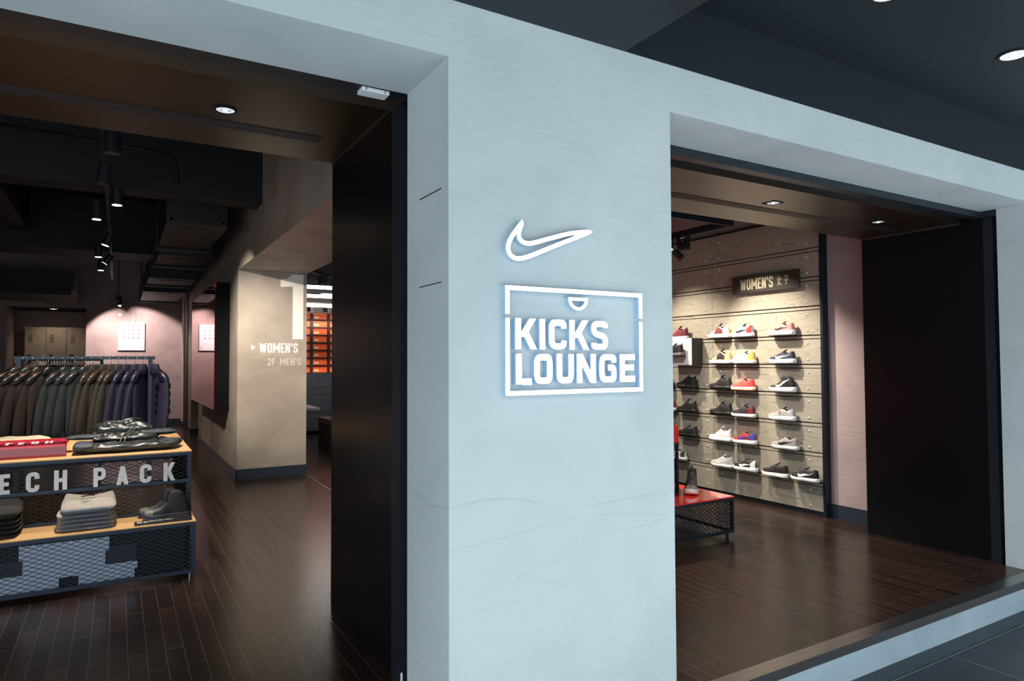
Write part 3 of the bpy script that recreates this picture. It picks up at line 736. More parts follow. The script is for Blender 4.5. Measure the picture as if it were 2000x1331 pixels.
# row 3
put(make_shoe('sneaker', 'all black sneaker cut off by the column edge on the third row', G, K, K, style='hua'), 5.938, 5.618, 3)
put(make_shoe('sneaker', 'all black high collar sneaker below the white display box', G, K, (30, 30, 30), style='mid', tab=True, lining=(46, 42, 40)), 5.561, 5.282, 3)
put(make_shoe('sneaker', 'all black runner left of the coral shoe', G, K, K, style='hua', tab=True), 5.062, 4.806, 3)
put(make_shoe('sneaker', 'coral red runner with thin white sole', G, (232, 84, 78), Wt, heel=(222, 70, 66), lining=(130, 120, 120), mid=(200, 120, 70)), 4.779, 4.509, 3)
put(make_shoe('sneaker', 'black sock collar running boot with white swoosh and white sole', G, (20, 20, 20), (236, 236, 240), sw=(232, 232, 232), lining=K, style='sock', thick=.036), 4.315, 4.042, 3)
# row 2
put(make_shoe('sneaker', 'maroon and white sneaker heel cut off by the column edge', G, (130, 50, 60), Wt, heel=(120, 36, 50), style='low'), 5.895, 5.577, 2)
put(make_shoe('sneaker', 'black sneaker with pale insole on the fourth row near the column', G, K, (26, 26, 26), style='hua', tab=True, lining=(190, 190, 194)), 5.569, 5.274, 2)
put(make_shoe('sneaker', 'bulky black runner with a pale tongue badge on the fourth row', G, K, (18, 18, 18), style='hua', tab=True, tong=(60, 66, 74)), 5.069, 4.799, 2)
put(make_shoe('sneaker', 'black retro runner with dark red heel and white sole', G, (40, 34, 38), Wt, heel=(120, 30, 40), lining=(120, 110, 170), tong=(50, 46, 110)), 4.779, 4.509, 2)
sg = make_shoe('sneaker', 'grey runner with a red hang tag on its side', G, (160, 164, 166), (232, 234, 238), heel=(176, 180, 184), lining=(30, 34, 38), tong=(36, 40, 46), thick=.032)
q = MB(); q.box(-.006, .008, .036, .038, .045, .085); q.build('hang_tag', cm((222, 36, 30), .5), sg, local=True)
put(sg, 4.321, 4.053, 2)
# row 1
put(make_shoe('sneaker', 'dark sneaker heel cut off by the column edge on the fifth row', G, (34, 34, 34), K, style='hua', tab=True), 5.912, 5.586, 1)
put(make_shoe('sneaker', 'black low sneaker with pale insole beside the red display block', G, K, K, style='low', tab=True, lining=(200, 200, 200)), 5.545, 5.289, 1)
put(make_shoe('sneaker', 'all white chunky runner on the fifth row', G, (230, 228, 230), (240, 240, 240), style='hua', tab=True, lining=(200, 200, 200)), 5.076, 4.819, 1)
put(make_shoe('sneaker', 'red suede runner with blue swoosh and blue heel', G, (160, 44, 38), (238, 236, 230), sw=(40, 60, 160), heel=(50, 70, 180), lining=(220, 200, 180), thick=.032, tong=(170, 54, 44)), 4.773, 4.497, 1)
put(make_shoe('sneaker', 'grey knit runner with a small black swoosh', G, (158, 154, 152), (232, 230, 232), sw=(26, 26, 28), lining=(160, 160, 150), lace=(190, 200, 90)), 4.292, 4.025, 1)
# row 0
put(make_shoe('sneaker', 'white patterned sneaker partly behind the mesh tier on the lowest row', G, (214, 212, 206), Wt, heel=(60, 62, 62), style='low'), 5.733, 5.427, 0)
put(make_shoe('sneaker', 'pale grey and white runner on the lowest row', G, (196, 194, 194), (226, 226, 228), sw=(226, 226, 228), heel=(170, 170, 172), lining=(214, 214, 214)), 5.062, 4.786, 0)
put(make_shoe('sneaker', 'black runner with big white swoosh and white heel collar', G, (26, 26, 28), (236, 236, 238), sw=(240, 240, 240), heel=(230, 230, 230), lining=(226, 220, 200), thick=.032, tong=(60, 60, 60)), 4.766, 4.490, 0)
put(make_shoe('sneaker', 'plain black retro runner with white sole and pale insole', G, (30, 27, 26), Wt, lining=(200, 200, 205), mid=(225, 225, 225)), 4.411, 4.136, 0)
put(make_shoe('sneaker', 'black retro runner with white swoosh at the end of the lowest row', G, (16, 16, 20), Wt, sw=(242, 242, 242), lining=(216, 206, 190)), 4.086, 3.824, 0)

# white display box with a dark shoe inside
t = thing('display_box', (5.37, 5.36, 1.555), 'white fronted display box mounted on the slat wall near the column edge', 'display box', None)
MB().box(5.30, XW, 5.19, 5.56, 1.555, 1.845).build('block', mat('box_side', (52, 50, 48), .5), t)
MB().box(5.292, 5.30, 5.19, 5.56, 1.555, 1.845).build('front_panel', mat('box_front', (226, 220, 220), .5, var=.02), t)
s = make_shoe('sneaker', 'black sneaker standing in front of the white display box', G, K, (120, 112, 108), style='mid', tab=True, lining=(90, 84, 80), mid=(26, 26, 26)); s.location = (5.235, 5.40, 1.652); s.rotation_euler = (0, 0, PI / 2)
b = MB(); b.box(5.185, 5.292, 5.27, 5.53, 1.645, 1.651)
tag(b.build('shoe_shelf', M['black_r']), 'small black shelf on the white display box under a black sneaker', 'shelf')

# ================================================================== MESH FURNITURE
def lattice(mb, u0, u1, v0, v1, X, pu=.062, pv=.027, w=.0032, d=.003):
    """expanded metal: crossing slanted strips clipped to a rectangle; X(u, v, depth)"""
    k = pv / pu
    for sgn in (1, -1):
        c0 = v0 - max(sgn * k * u0, sgn * k * u1); c1 = v1 - min(sgn * k * u0, sgn * k * u1)
        c = c0
        while c < c1:
            # v = sgn*k*u + c
            ua, ub = u0, u1
            if sgn > 0: ua = max(ua, (v0 - c) / k); ub = min(ub, (v1 - c) / k)
            else: ua = max(ua, (c - v1) / k); ub = min(ub, (c - v0) / k)
            if ub - ua > .004:
                pa = (ua, sgn * k * ua + c); pb = (ub, sgn * k * ub + c)
                du, dv = pb[0] - pa[0], pb[1] - pa[1]; l = math.hypot(du, dv); nx, ny = -dv / l * w / 2, du / l * w / 2
                V = []
                for dd in (0, d):
                    for (pu_, pv_) in (pa, pb):
                        for s in (1, -1): V.append(mb.bm.verts.new(X(pu_ + nx * s, pv_ + ny * s, dd)))
                for f in ((0, 1, 3, 2), (4, 6, 7, 5), (0, 2, 6, 4), (1, 5, 7, 3)): mb.bm.faces.new([V[i] for i in f])
            c += pv
def mesh_panels(parent, x0, x1, y0, y1, z0, z1, m, pu=.062, pv=.027, w=.0032):
    b = MB(); lattice(b, x0, x1, z0, z1, lambda u, v, d: Vector((u, y0 + .008 + d, v)), pu, pv, w)
    b.build('front_mesh', m, parent, auto=False)
    b = MB(); lattice(b, x0, x1, z0, z1, lambda u, v, d: Vector((u, y1 - .008 - d, v)), pu, pv, w)
    b.build('back_mesh', m, parent, auto=False)
    for nm, xx, s in (('side_mesh', x1 - .008, -1), ('side_mesh', x0 + .008, 1)):
        b = MB(); lattice(b, y0, y1, z0, z1, lambda u, v, d: Vector((xx + s * d, u, v)), pu, pv, w)
        b.build(nm, m, parent, auto=False)
def cage(parent, x0, x1, y0, y1, z0, z1, m, s=.022, mid=None, bottom=True):
    for x in (x0, x1 - s):
        for y in (y0, y1 - s):
            MB().box(x, x + s, y, y + s, z0, z1).build('corner_post', m, parent, bevel=.001)
    b = MB()
    zs = [z1 - s] + ([z0] if bottom else []) + ([mid] if mid else [])
    for z in zs:
        for y in (y0, y1 - s): b.box(x0 + s, x1 - s, y, y + s, z, z + s)
        for x in (x0, x1 - s): b.box(x, x + s, y0 + s, y1 - s, z, z + s)
    b.build('rail', m, parent, bevel=.001)

# ---- left tiered table (lower tier Y 4.88, upper tier Y 5.22)
TX = .457
lt = thing('display_table', (-.3, 5.7, F), 'two-tier slate blue mesh table with oak tops and TECH PACK lettering', 'table')
XL = -1.6
cage(lt, XL, TX, 4.88, 6.6, .225, .556, M['rackblue'], .024)
MB().box(XL, TX + .002, 4.878, 6.6, .556, .562).box(XL + .026, TX - .026, 4.906, 6.574, .548, .556).build('lower_top', M['oak'], lt)
mesh_panels(lt, XL + .024, TX - .024, 4.88, 6.6, .249, .532, M['rackblue'])
for x in (XL + .03, TX - .03):
    for y in (4.91, 6.57): MB().cyl((x, y, F), .012, .03, 12).build('foot', M['chrome'], lt)
cage(lt, XL, TX, 5.22, 6.6, .562, .976, M['rackblue'], .022, mid=.765)
MB().box(XL, TX + .002, 5.218, 6.6, .976, .983).box(XL + .024, TX - .024, 5.244, 6.576, .968, .976).build('upper_top', M['oak'], lt)
mesh_panels(lt, XL + .022, TX - .022, 5.22, 6.6, .584, .954, M['darksteel'])
MB().box(-.16, .44, 6.52, 6.53, .80, .95).build('back_panel', mat('beige_panel', (196, 160, 138), .6), lt)
for xx, ch in ((-.79, 'T'), (-.625, 'E'), (-.488, 'C'), (-.341, 'H'), (-.127, 'P'), (.004, 'A'), (.140, 'C'), (.283, 'K')):
    b = MB(); put_text(b, ch, (xx, 5.217, .786), (1, 0, 0), (0, 0, 1), (0, -1, 0), .125, .56, .2, .1, .006, r=.2)
    b.build('letter', M['letter'], lt)
# white graphic boards behind the lower mesh
gb = [(-.489, -.03, .43, .515), (-.47, -.05, .342, .43), (-.05, .126, .30, .342), (-.05, .11, .235, .30), (-1.3, -.05, .30, .342), (-1.3, -.29, .235, .30), (-.19, -.05, .235, .30)]
b = MB()
for x0_, x1_, z0_, z1_ in gb: b.box(x0_, x1_, 4.925, 4.94, z0_, z1_)
b.build('white_graphic', mat('white_board_daylight_tint', (214, 230, 255), .5, var=.02), lt)  # white boards; the blue cast of daylight is mixed into their colour
for xa, xb, zb_ in ((-.05, .12, .45), (-1.2, -.47, .43)): MB().box(xa, xb, 4.935, 4.945, .345, zb_).build('grey_graphic', cm((52, 54, 66), .5), lt)
MB().box(-1.55, .40, 4.95, 4.97, .23, .53).build('inner_panel', M['black_r'], lt)

# ---- folded goods on it
zt = .983
pj = thing('folded_jacket', (.07, 5.65, zt), 'shiny black quilted hooded jacket folded on the oak top beside the red box', 'jacket')
pj_m = mat('black_puffer', (34, 39, 41), .36, var=.06, scale=8, bump=.35, bscale=20, coat=.15, croug=.25, stretch=(1, 2.4, 1))
pj_f = mat('charcoal_sleeve', (46, 55, 61), .6, var=.08, bump=.15, bscale=120)
MB().cushion(.08, 5.52, zt, .60, .36, .068, .03, .014, 16, 3, 4, 44, 34, irr=.06).build('lower_body', pj_m, pj, smooth=True)
MB().cushion(.06, 5.62, zt + .055, .42, .30, .060, -.04, .018, 22, 5, 3, 44, 34, irr=.10).build('front_panel', pj_m, pj, smooth=True)
MB().cushion(-.145, 5.62, zt + .078, .32, .14, .034, -.08, .006, 8, 8, 3, irr=.12).build('sleeve', pj_f, pj, smooth=True)
MB().cushion(.245, 5.64, zt + .086, .29, .15, .040, .12, .008, 8, 11, 3, irr=.14).build('sleeve', pj_f, pj, smooth=True)
MB().cushion(-.19, 5.46, zt + .012, .13, .24, .068, .0, .004, 8, 14, 3).build('side_fold', pj_f, pj, smooth=True)
MB().cushion(.33, 5.50, zt + .008, .14, .26, .062, -.3, .004, 8, 15, 3).build('side_fold', pj_f, pj, smooth=True)
MB().cushion(.04, 5.80, zt + .07, .38, .28, .105, .05, .022, 20, 17, 3, 46, 36, irr=.12).build('hood', pj_m, pj, smooth=True)
b = MB()
for k in range(9):
    a = 2 * PI * k / 9
hp = [(-.10 + .27 * i / 12, 5.90 - .03 * math.sin(i * .26), zt + .165 + .006 * math.sin(i * .9) + .03 * (i / 12) ** 2) for i in range(13)]
b.tube(hp, [.008 + .013 * math.sin(PI * i / 12) for i in range(13)], 10)
b.build('hood_rim', pj_m, pj, smooth=True)
b = MB(); zp = [(.03, 5.38, zt + .064), (.055, 5.48, zt + .110), (.085, 5.56, zt + .122), (.11, 5.66, zt + .138), (.14, 5.76, zt + .172)]
for dx in (-.012, .012): b.tube([(p[0] + dx, p[1], p[2]) for p in zp], .0045, 6)
b.build('zip', mat('zip_tape', (96, 98, 92), .35, var=.1), pj, smooth=True)

rb = thing('acrylic_box', (-.6, 5.58, zt), 'glossy translucent crimson box with white letters at the left edge of the table', 'display box')
acr = mat('crimson_acrylic', (150, 4, 44), .06, var=.03, coat=.5)
MB().box(-1.2, -.285, 5.36, 5.80, zt, zt + .07).build('body', acr, rb, bevel=.003)
b = MB(); 
for x0_, x1_, y0_, y1_ in ((-1.2, -.285, 5.355, 5.362), (-1.2, -.285, 5.798, 5.805), (-.290, -.283, 5.355, 5.805)): b.box(x0_, x1_, y0_, y1_, zt + .066, zt + .082)
b.build('rim', mat('crimson_edge', (226, 20, 52), .1, var=.02, coat=.5), rb)
b = MB(); put_text(b, 'TECH', (-.655, 5.60, zt + .0705), (1, 0, 0), (0, 1, 0), (0, 0, 1), .12, .34, .1, .33, .002)
b.build('lettering', M['letter'], rb)
tag(MB().cushion(-.62, 6.02, zt, .42, .34, .085, 0, .008, 10, 21, 3).build('folded_shirt', cm((186, 176, 150), .8), smooth=True), 'beige folded garment lying behind the crimson box', 'clothing')

# grey sweatpants stack
zl = .562
gp_m = mat('grey_fleece', (168, 160, 148), .9, var=.10, scale=60, bump=.25, bscale=260, sheen=.3)
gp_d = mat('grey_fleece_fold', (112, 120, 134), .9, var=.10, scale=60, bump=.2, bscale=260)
GP = 'folded grey sweatpants on the oak shelf'
names = ['lowest of the folded grey sweatpants stack', 'second folded grey sweatpants from the bottom of the stack', 'middle folded grey sweatpants of the stack', 'folded grey sweatpants just below the top pair', 'topmost folded grey sweatpants with a black drawstring and small swoosh']
for k in range(5):
    o = thing('folded_sweatpants', (-.15, 5.12, zl + .026 * k), names[k], 'trousers', GP)
    if k < 4:
        MB().cushion(-.155 + random.uniform(-.006, .006), 5.10, zl + .026 * k, .33 - .006 * k, .30, .027, random.uniform(-.02, .02), .002, 8, k, 6).build('legs', gp_m, o, smooth=True)
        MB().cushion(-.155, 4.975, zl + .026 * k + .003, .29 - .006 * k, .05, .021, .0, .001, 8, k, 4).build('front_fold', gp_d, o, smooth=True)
    else:
        pr = lambda u, v: 1 + .75 * max(0, v + .3) + .7 * max(0, v) * (abs(u - .1) ** 1.5)
        MB().cushion(-.145, 5.095, zl + .026 * k, .30, .28, .045, .0, .004, 9, k, 5, 34, 28, prof=pr).build('legs', gp_m, o, smooth=True)
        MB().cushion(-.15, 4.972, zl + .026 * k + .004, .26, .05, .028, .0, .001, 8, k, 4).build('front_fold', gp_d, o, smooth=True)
        b = MB(); zz_ = zl + .026 * k + .078
        b.tube([(-.19, 5.13, zz_), (-.165, 5.128, zz_ + .004), (-.14, 5.132, zz_ + .005), (-.115, 5.126, zz_ + .004)], .0035, 6); b.build('drawstring', M['black_r'], o, smooth=True)
        b = MB(); sl = [(0, .5), (.3, .32), (.55, .2), (.75, .25), (.85, .6), (.7, .45), (.5, .42), (.3, .45)]
        vs = [b.bm.verts.new((-.155 - p[0] * .06 + .02, 5.055 + p[1] * .03, zl + .026 * k + .0555 + p[1] * .002)) for p in sl]; b.bm.faces.new(vs)
        r_ = bmesh.ops.extrude_face_region(b.bm, geom=b.bm.faces[:]); bmesh.ops.translate(b.bm, verts=[v for v in r_['geom'] if isinstance(v, bmesh.types.BMVert)], vec=(0, 0, .002))
        b.build('swoosh', M['black_r'], o)
bl_m = mat('black_fleece', (38, 36, 34), .9, var=.1, scale=60, bump=.2, bscale=200)
bn = ['lowest', 'second from the bottom', 'third from the bottom', 'fourth from the bottom', 'topmost']
for k in range(5):
    o = MB().cushion(-.66 + random.uniform(-.005, .005), 5.10, zl + .027 * k, .34, .32, .028 if k < 4 else .06, 0, .003, 8, 30 + k, 5, prof=None if k < 4 else (lambda u, v: 1 + .8 * max(0, v))).build('folded_trousers', bl_m, smooth=True)
    tag(o, bn[k] + ' of the black folded trousers cut by the left edge', 'trousers', 'folded black trousers on the oak shelf')

# pair of dark ankle trainers
BG = 'pair of black ankle trainers on the oak shelf'
for (x, y, lab) in ((.300, 5.075, 'nearer of the two black ankle trainers with grey toes on the oak shelf'), (.275, 5.175, 'rear one of the two black ankle trainers with grey toes on the oak shelf')):
    s = make_shoe('ankle_trainer', lab, BG, (40, 40, 46), (52, 54, 64), toe=(112, 110, 100), lining=(20, 20, 24), style='boot', L=.29, thick=.026, gloss=.5, heel=(30, 30, 34), mid=(70, 70, 82))
    for k in range(4):
        b = MB(); sk = .66 - .045 * k; xx = .29 * (sk - .5) + .004; zz_ = ip(HP['boot'], sk) * 1.054 + .001
        b.tube([(xx, -.024, zz_ - .014), (xx + .004, 0, zz_ + .003), (xx, .024, zz_ - .014)], .0035, 6); b.build('lace', M['black_r'], s, smooth=True, local=True)
    s.location = (x, y, zl + .001); s.rotation_euler = (0, 0, PI + .03)
t = thing('price_card', (.27, 4.99, zl), 'small black product card lying in front of the dark trainers', 'card')
MB().box(.105, .440, 4.915, 5.0, zl + .001, zl + .010).build('plate', mat('card_black', (18, 18, 20), .4), t, bevel=.001)
b = MB(); put_text(b, 'NIKE AIR PRESTO MID UTILITY', (.122, 4.965, zl + .010), (1, 0, 0), (0, 1, 0), (0, 0, 1), .018, .38, .14, .11, .0006)
put_text(b, 'MENS SHOE', (.122, 4.940, zl + .010), (1, 0, 0), (0, 1, 0), (0, 0, 1), .014, .38, .14, .12, .0006)
b.build('lettering', M['letter'], t)

# ---- garment rack and jackets
rk = thing('garment_rack', (-.25, 7.0, F), 'slate blue steel garment rack full of dark jackets behind the table', 'clothes rack')
MB().box(-.755, .300, 6.985, 7.013, 1.635, 1.662).build('rail', M['rackblue'], rk, bevel=.001)
for x in (-.722, .262):
    MB().box(x - .018, x + .018, 6.984, 7.014, F + .04, 1.636).build('upright', M['rackblue'], rk, bevel=.001)
    MB().box(x - .018, x + .018, 6.74, 7.28, F, F + .04).build('foot', M['rackblue'], rk, bevel=.001)
b = MB()
for k in range(14): b.cyl((-.69 + k * .07, 6.984, 1.648), .004, .003, 8, axis=(0, -1, 0))
b.build('rivet', M['chrome'], rk)
def make_jacket(col, colyoke, quilt=False, hood=False):
    t = thing('jacket', (0, 0, 0), 'jacket', 'jacket', 'jackets on the slate blue rack')
    fm = cm(col, .75, bump=.15, bscale=90); ym = cm(colyoke, .32, bump=.35, bscale=30)
    def el(cx, cy, z, rx, ry, n=14, tilt=0): return [Vector((cx + rx * math.cos(a), cy + ry * math.sin(a), z + tilt * math.sin(a))) for a in [2 * PI * k / n for k in range(n)]]
    b = MB(); b.rings([el(0, 0, z, rx, ry) for z, rx, ry in ((-.145, .018, .07), (-.16, .028, .12), (-.20, .036, .19), (-.30, .04, .215), (-.50, .04, .22), (-.70, .038, .225), (-.78, .036, .225), (-.785, .03, .21))])
    for v in b.bm.verts: v.co.x *= .62 + .12 * math.sin(v.co.y * 30)
    b.build('body', fm, t, smooth=True, local=True)
    for sd in (-1, 1):
        b = MB(); b.rings([el(-.012 * k, sd * y, z, rx, ry) for k, (y, z, rx, ry) in enumerate(((.15, -.165, .012, .025), (.180, -.20, .020, .045), (.200, -.27, .026, .060), (.215, -.38, .031, .072), (.222, -.50, .032, .076), (.228, -.62, .029, .070), (.232, -.74, .024, .058), (.232, -.745, .018, .050)))])
        b.build('sleeve', fm, t, smooth=True, local=True)
        b = MB(); b.rings([el(-.003 * k, sd * y, z, rx, ry, tilt=-sd * .012) for k, (y, z, rx, ry) in enumerate(((.045, -.098, .014, .020), (.075, -.110, .024, .035), (.12, -.135, .030, .055), (.160, -.170, .033, .066), (.178, -.205, .034, .062), (.18, -.225, .028, .055)))])
        b.build('shoulder_yoke', ym, t, smooth=True, local=True)
    b = MB()
    top = -.060 if hood else -.082
    b.rings([el(0, 0, z, rx, ry) for z, rx, ry in ((-.16, .036, .080), (-.13, .040, .082), (-.105, .038, .072), (top - .005, .032, .055), (top, .024, .045), (top - .015, .016, .035))])
    b.build('hood' if hood else 'collar', fm if hood else ym, t, smooth=True, local=True)
    b = MB(); b.tube([(0, 0, -.078), (0, 0, -.02), (0, .004, -.008), (0, .011, .001), (0, .003, .0135), (0, -.010, .007), (0, -.012, -.004)], .0022, 6)
    hg = b.build('hanger_hook', M['chrome'], t, smooth=True, local=True)
    b = MB(); b.box(-.006, .006, -.17, .17, -.150, -.132); b.cyl((0, 0, -.132), .006, .06, 10); b.build('hanger_body', cm((150, 84, 60), .5), t, local=True)
    if quilt:
        for k in range(4):
            b = MB(); z = -.26 - k * .075
            b.rings([el(.012 - .0, -.12, zz, rx, .09) for zz, rx in ((z + .034, .036), (z + .02, .050), (z, .054), (z - .02, .050), (z - .034, .036))])
            b.build('quilted_panel', cm((24, 26, 52), .35), t, smooth=True, local=True)
    return t
brown = (36, 28, 28); teal = (30, 41, 45); char = (42, 40, 35); navy = (27, 29, 56)
protos = {}
jk = [(-.745, brown, 'brown'), (-.665, brown, 'brown'), (-.59, brown, 'brown'), (-.511, brown, 'brown'), (-.397, teal, 'teal'), (-.318, teal, 'teal'), (-.25, teal, 'teal'), (-.185, char, 'char'), (-.107, char, 'char'), (-.049, char, 'char'), (.007, char, 'char'), (.067, navy, 'navy'), (.140, navy, 'navy'), (.201, navy, 'navy'), (.292, navy, 'last')]
jl = {'brown': ['leftmost dark brown jacket, cut by the left edge of the photo', 'second dark brown jacket from the left on the rack', 'third dark brown jacket from the left on the rack', 'dark brown jacket hanging next to the blackish green ones'],
      'teal': ['blackish green jacket hanging next to the brown jackets, widest shoulders', 'middle one of the three blackish green jackets', 'blackish green jacket hanging next to the charcoal ones'],
      'char': ['charcoal hooded jacket next to the blackish green ones', 'second charcoal hooded jacket from the left', 'third charcoal hooded jacket from the left', 'charcoal hooded jacket next to the navy ones'],
      'navy': ['navy hooded jacket next to the charcoal ones', 'middle navy hooded jacket inside the rack upright', 'navy hooded jacket directly left of the rack upright'],
      'last': ['navy jacket with quilted front hanging at the right end outside the rack upright']}
cnt = {}
for x, col, key in jk:
    if key not in protos:
        yo = {'brown': (30, 32, 32), 'teal': (32, 44, 48), 'char': (44, 42, 38), 'navy': (30, 31, 62), 'last': (30, 31, 62)}[key]
        o = make_jacket(col, yo, quilt=key == 'last', hood=key in ('char', 'navy', 'last')); protos[key] = o
    else: o = copy_tree(protos[key])
    i = cnt.get(key, 0); cnt[key] = i + 1
    o['label'] = jl[key][i]
    o.location = (x, 6.999, 1.664 - .0115)
    o.rotation_euler = (0, 0, {'brown': -.66, 'teal': -.58, 'char': -.42, 'navy': -.34, 'last': .46}[key] + random.uniform(-.07, .07))
# second rack behind
r2 = thing('garment_rack', (-.5, 9.5, F), 'second garment rack with small hangers seen behind the jackets', 'clothes rack')
MB().box(-.95, -.15, 9.49, 9.51, 1.63, 1.65).build('rail', M['rackblue'], r2)
for x in (-.94, -.165): MB().box(x - .015, x + .015, 9.48, 9.52, F, 1.63).build('upright', M['rackblue'], r2)
hp_ = None
cols = [(176, 164, 140), (60, 54, 50), (44, 44, 46), (40, 76, 90), (190, 178, 156), (52, 44, 42)]
def mini(col):
    t = thing('hung_garment', (0, 0, 0), 'garment', 'clothing', 'garments on the rear rack')
    b = MB(); b.tube([(0, 0, -.06), (0, 0, -.01), (0, .010, .004), (0, -.004, .012)], .002, 5); b.build('hanger_hook', M['chrome'], t, local=True)
    b = MB(); b.rings([[Vector((rx * math.cos(a), ry * math.sin(a), z)) for a in [2 * PI * k / 10 for k in range(10)]] for z, rx, ry in ((-.055, .006, .03), (-.075, .008, .10), (-.11, .010, .19), (-.7, .012, .2))]); b.build('cloth', cm(col, .8), t, smooth=True, local=True)
    return t
seq = [1, 1, 2, 5, 1, 2, 5, 0, 0, 0, 2, 1, 5, 3, 3, 2, 0, 0, 0, 0, 4, 4, 4, 4]
mp_ = {}
nm = {0: 'one of the cream garments on the rear rack', 1: 'one of the grey brown garments on the rear rack', 2: 'one of the black garments on the rear rack', 3: 'one of the teal garments on the rear rack', 4: 'one of the pale cream garments at the right end of the rear rack', 5: 'one of the dark brown garments on the rear rack'}
for i, c in enumerate(seq):
    o = mini(cols[c]) if c not in mp_ else copy_tree(mp_[c])
    mp_.setdefault(c, o); o['label'] = nm[c]; o['group'] = 'rear rack garments %s' % ['cream', 'grey brown', 'black', 'teal', 'pale cream', 'dark brown'][c]
    o.location = (-.80 + i * .027, 9.5, 1.65 - .010); o.rotation_euler = (0, 0, random.uniform(-.1, .1))

# ---- red glossy wall box
t = thing('wall_display', (1.16, 10.8, .98), 'large red glossy wall display with a black casing on the concrete wall', 'display')
MB().box(1.085, 1.25, 9.33, 12.4, .985, 2.64).build('casing', mat('casing_navy', (4, 6, 13), .6, spec=.15, var=.05), t)
rm = mat('red_glass', (160, 28, 34), .03, var=.02, coat=.12, metal=.8)
for a, c in ((9.34, 10.82), (10.825, 12.39)): MB().box(1.07, 1.085, a, c, .995, 2.63).build('red_panel', rm, t)
# ---- poster on the back wall
t = thing('framed_poster', (.26, 16.97, 1.89), 'white square poster with rows of small icons on the spotlit back wall', 'poster')
MB().box(.005, .515, 16.96, 17.0, 1.885, 2.487).build('panel', M['white'], t)
b = MB()
for i in range(4):
    for j in range(4): b.cyl((.11 + i * .095, 16.96, 2.42 - j * .085), .020, .003, 8, axis=(0, -1, 0))
b.build('icon', cm((150, 130, 126), .6), t)
for xa, za in ((.475, 2.43), (.475, 1.95), (.045, 2.43), (.045, 1.95)): MB().cyl((xa, 16.96, za), .012, .004, 8, axis=(0, -1, 0)).build('screw', M['chrome'], t)
b = MB(); b.box(.20, .215, 16.985, 17, 2.5, 3.2); b.box(.32, .335, 16.985, 17, 2.5, 3.2)
tag(b.build('wall_conduit', M['pinkwall']), 'two thin pipes running up the wall above the white poster', 'pipe')
# ---- lockers
for i, lab in enumerate(('left pale locker in the alcove', 'middle pale locker in the alcove', 'right pale locker in the alcove')):
    x = -1.78 + i * .395
    t = thing('locker', (x + .19, 18.4, F), lab, 'locker', 'lockers in the alcove')
    lm = cm((196, 184, 168), .5)
    MB().box(x, x + .39, 18.2, 18.59, F, 2.42).build('body', lm, t)
    dd = MB().box(x + .015, x + .375, 18.185, 18.2, F + .05, 2.39).build('door', lm, t)
    b = MB()
    for k in range(6): b.box(x + .07, x + .15, 18.18, 18.185, 2.08 + k * .032, 2.09 + k * .032)
    b.build('vent', cm((90, 84, 78), .6), dd)
    b = MB(); b.box(x + .05, x + .13, 18.172, 18.185, 1.62, 1.80); b.cyl((x + .09, 18.172, 1.66), .016, .012, 10, axis=(0, -1, 0)); b.build('latch', cm((50, 46, 44), .4, metal=.4), dd)
# ---- lettering on the column: projected light, put in as pale coloured letters
b = MB(); yC = 8.65
for pts in ([(1.866, 1.895), (1.866, 1.895)],): pass
b.box(1.895, 2.026, yC - .003, yC, 1.895, 2.712)
vs = [b.bm.verts.new(p) for p in ((1.895, yC - .003, 2.712), (1.83, yC - .003, 2.66), (1.745, yC - .003, 2.645), (1.745, yC - .003, 2.545), (1.895, yC - .003, 2.56))]; b.bm.faces.new(vs)
t = thing('wall_lettering', (1.75, yC, 1.56), "faint white floor guide on the concrete column reading 1 WOMEN'S 2F MEN'S", 'lettering')
pm = mat('white_projected_lettering', (240, 238, 236), .6, var=.02)
b.build('numeral', pm, t)
b = MB(); put_text(b, "WOMEN'S", (1.502, yC, 1.722), (1, 0, 0), (0, 0, 1), (0, -1, 0), .120, .46, .15, .10, .003); b.build('word', pm, t)
pm2 = mat('pale_projected_lettering', (206, 198, 188), .6, var=.02)
b = MB(); put_text(b, "2F MEN'S", (1.595, yC, 1.566), (1, 0, 0), (0, 0, 1), (0, -1, 0), .088, .52, .13, .14, .003); b.build('small_word', pm2, t)
b = MB(); vs = [b.bm.verts.new(p) for p in ((1.405, yC - .003, 1.755), (1.405, yC - .003, 1.82), (1.455, yC - .003, 1.788))]; b.bm.faces.new(vs); b.build('arrow', pm, t)

# ================================================================== RED TABLE (right room)
rt = thing('red_display_table', (3.4, 4.4, F), 'dark mesh table with a glossy red top standing in front of the shoe wall', 'table')
cage(rt, 2.3, 4.238, 3.72, 5.6, .235, .512, M['darksteel'], .022)
MB().box(2.3, 4.240, 3.718, 5.602, .512, .522).build('red_top', M['redgloss'], rt)
mesh_panels(rt, 2.322, 4.216, 3.72, 5.6, .257, .490, M['darksteel'], .045, .030, .0035)
for x in (2.34, 4.20):
    for y in (3.76, 5.56): MB().cyl((x, y, F), .012, .04, 10).build('foot', M['black_r'], rt)
cage(rt, 2.5, 3.98, 4.06, 5.2, .522, .93, M['darksteel'], .020)
mesh_panels(rt, 2.52, 3.96, 4.06, 5.2, .542, .91, M['darksteel'], .045, .030, .0035)
MB().box(2.5, 3.98, 4.055, 5.2, .93, 1.07).build('red_block', M['redgloss'], rt, bevel=.002)
s = make_shoe('high_top_trainer', 'grey and black high top trainer with white and orange sole on the red table', None, (84, 76, 74), (238, 228, 232), toe=(150, 142, 136), heel=(50, 46, 50), lining=(40, 36, 38), style='hi', L=.27, thick=.034, tab=True, mid=(240, 80, 50), tong=(120, 112, 108), lace=(26, 24, 26))
b = MB()
for sd in (1, -1):
    pass
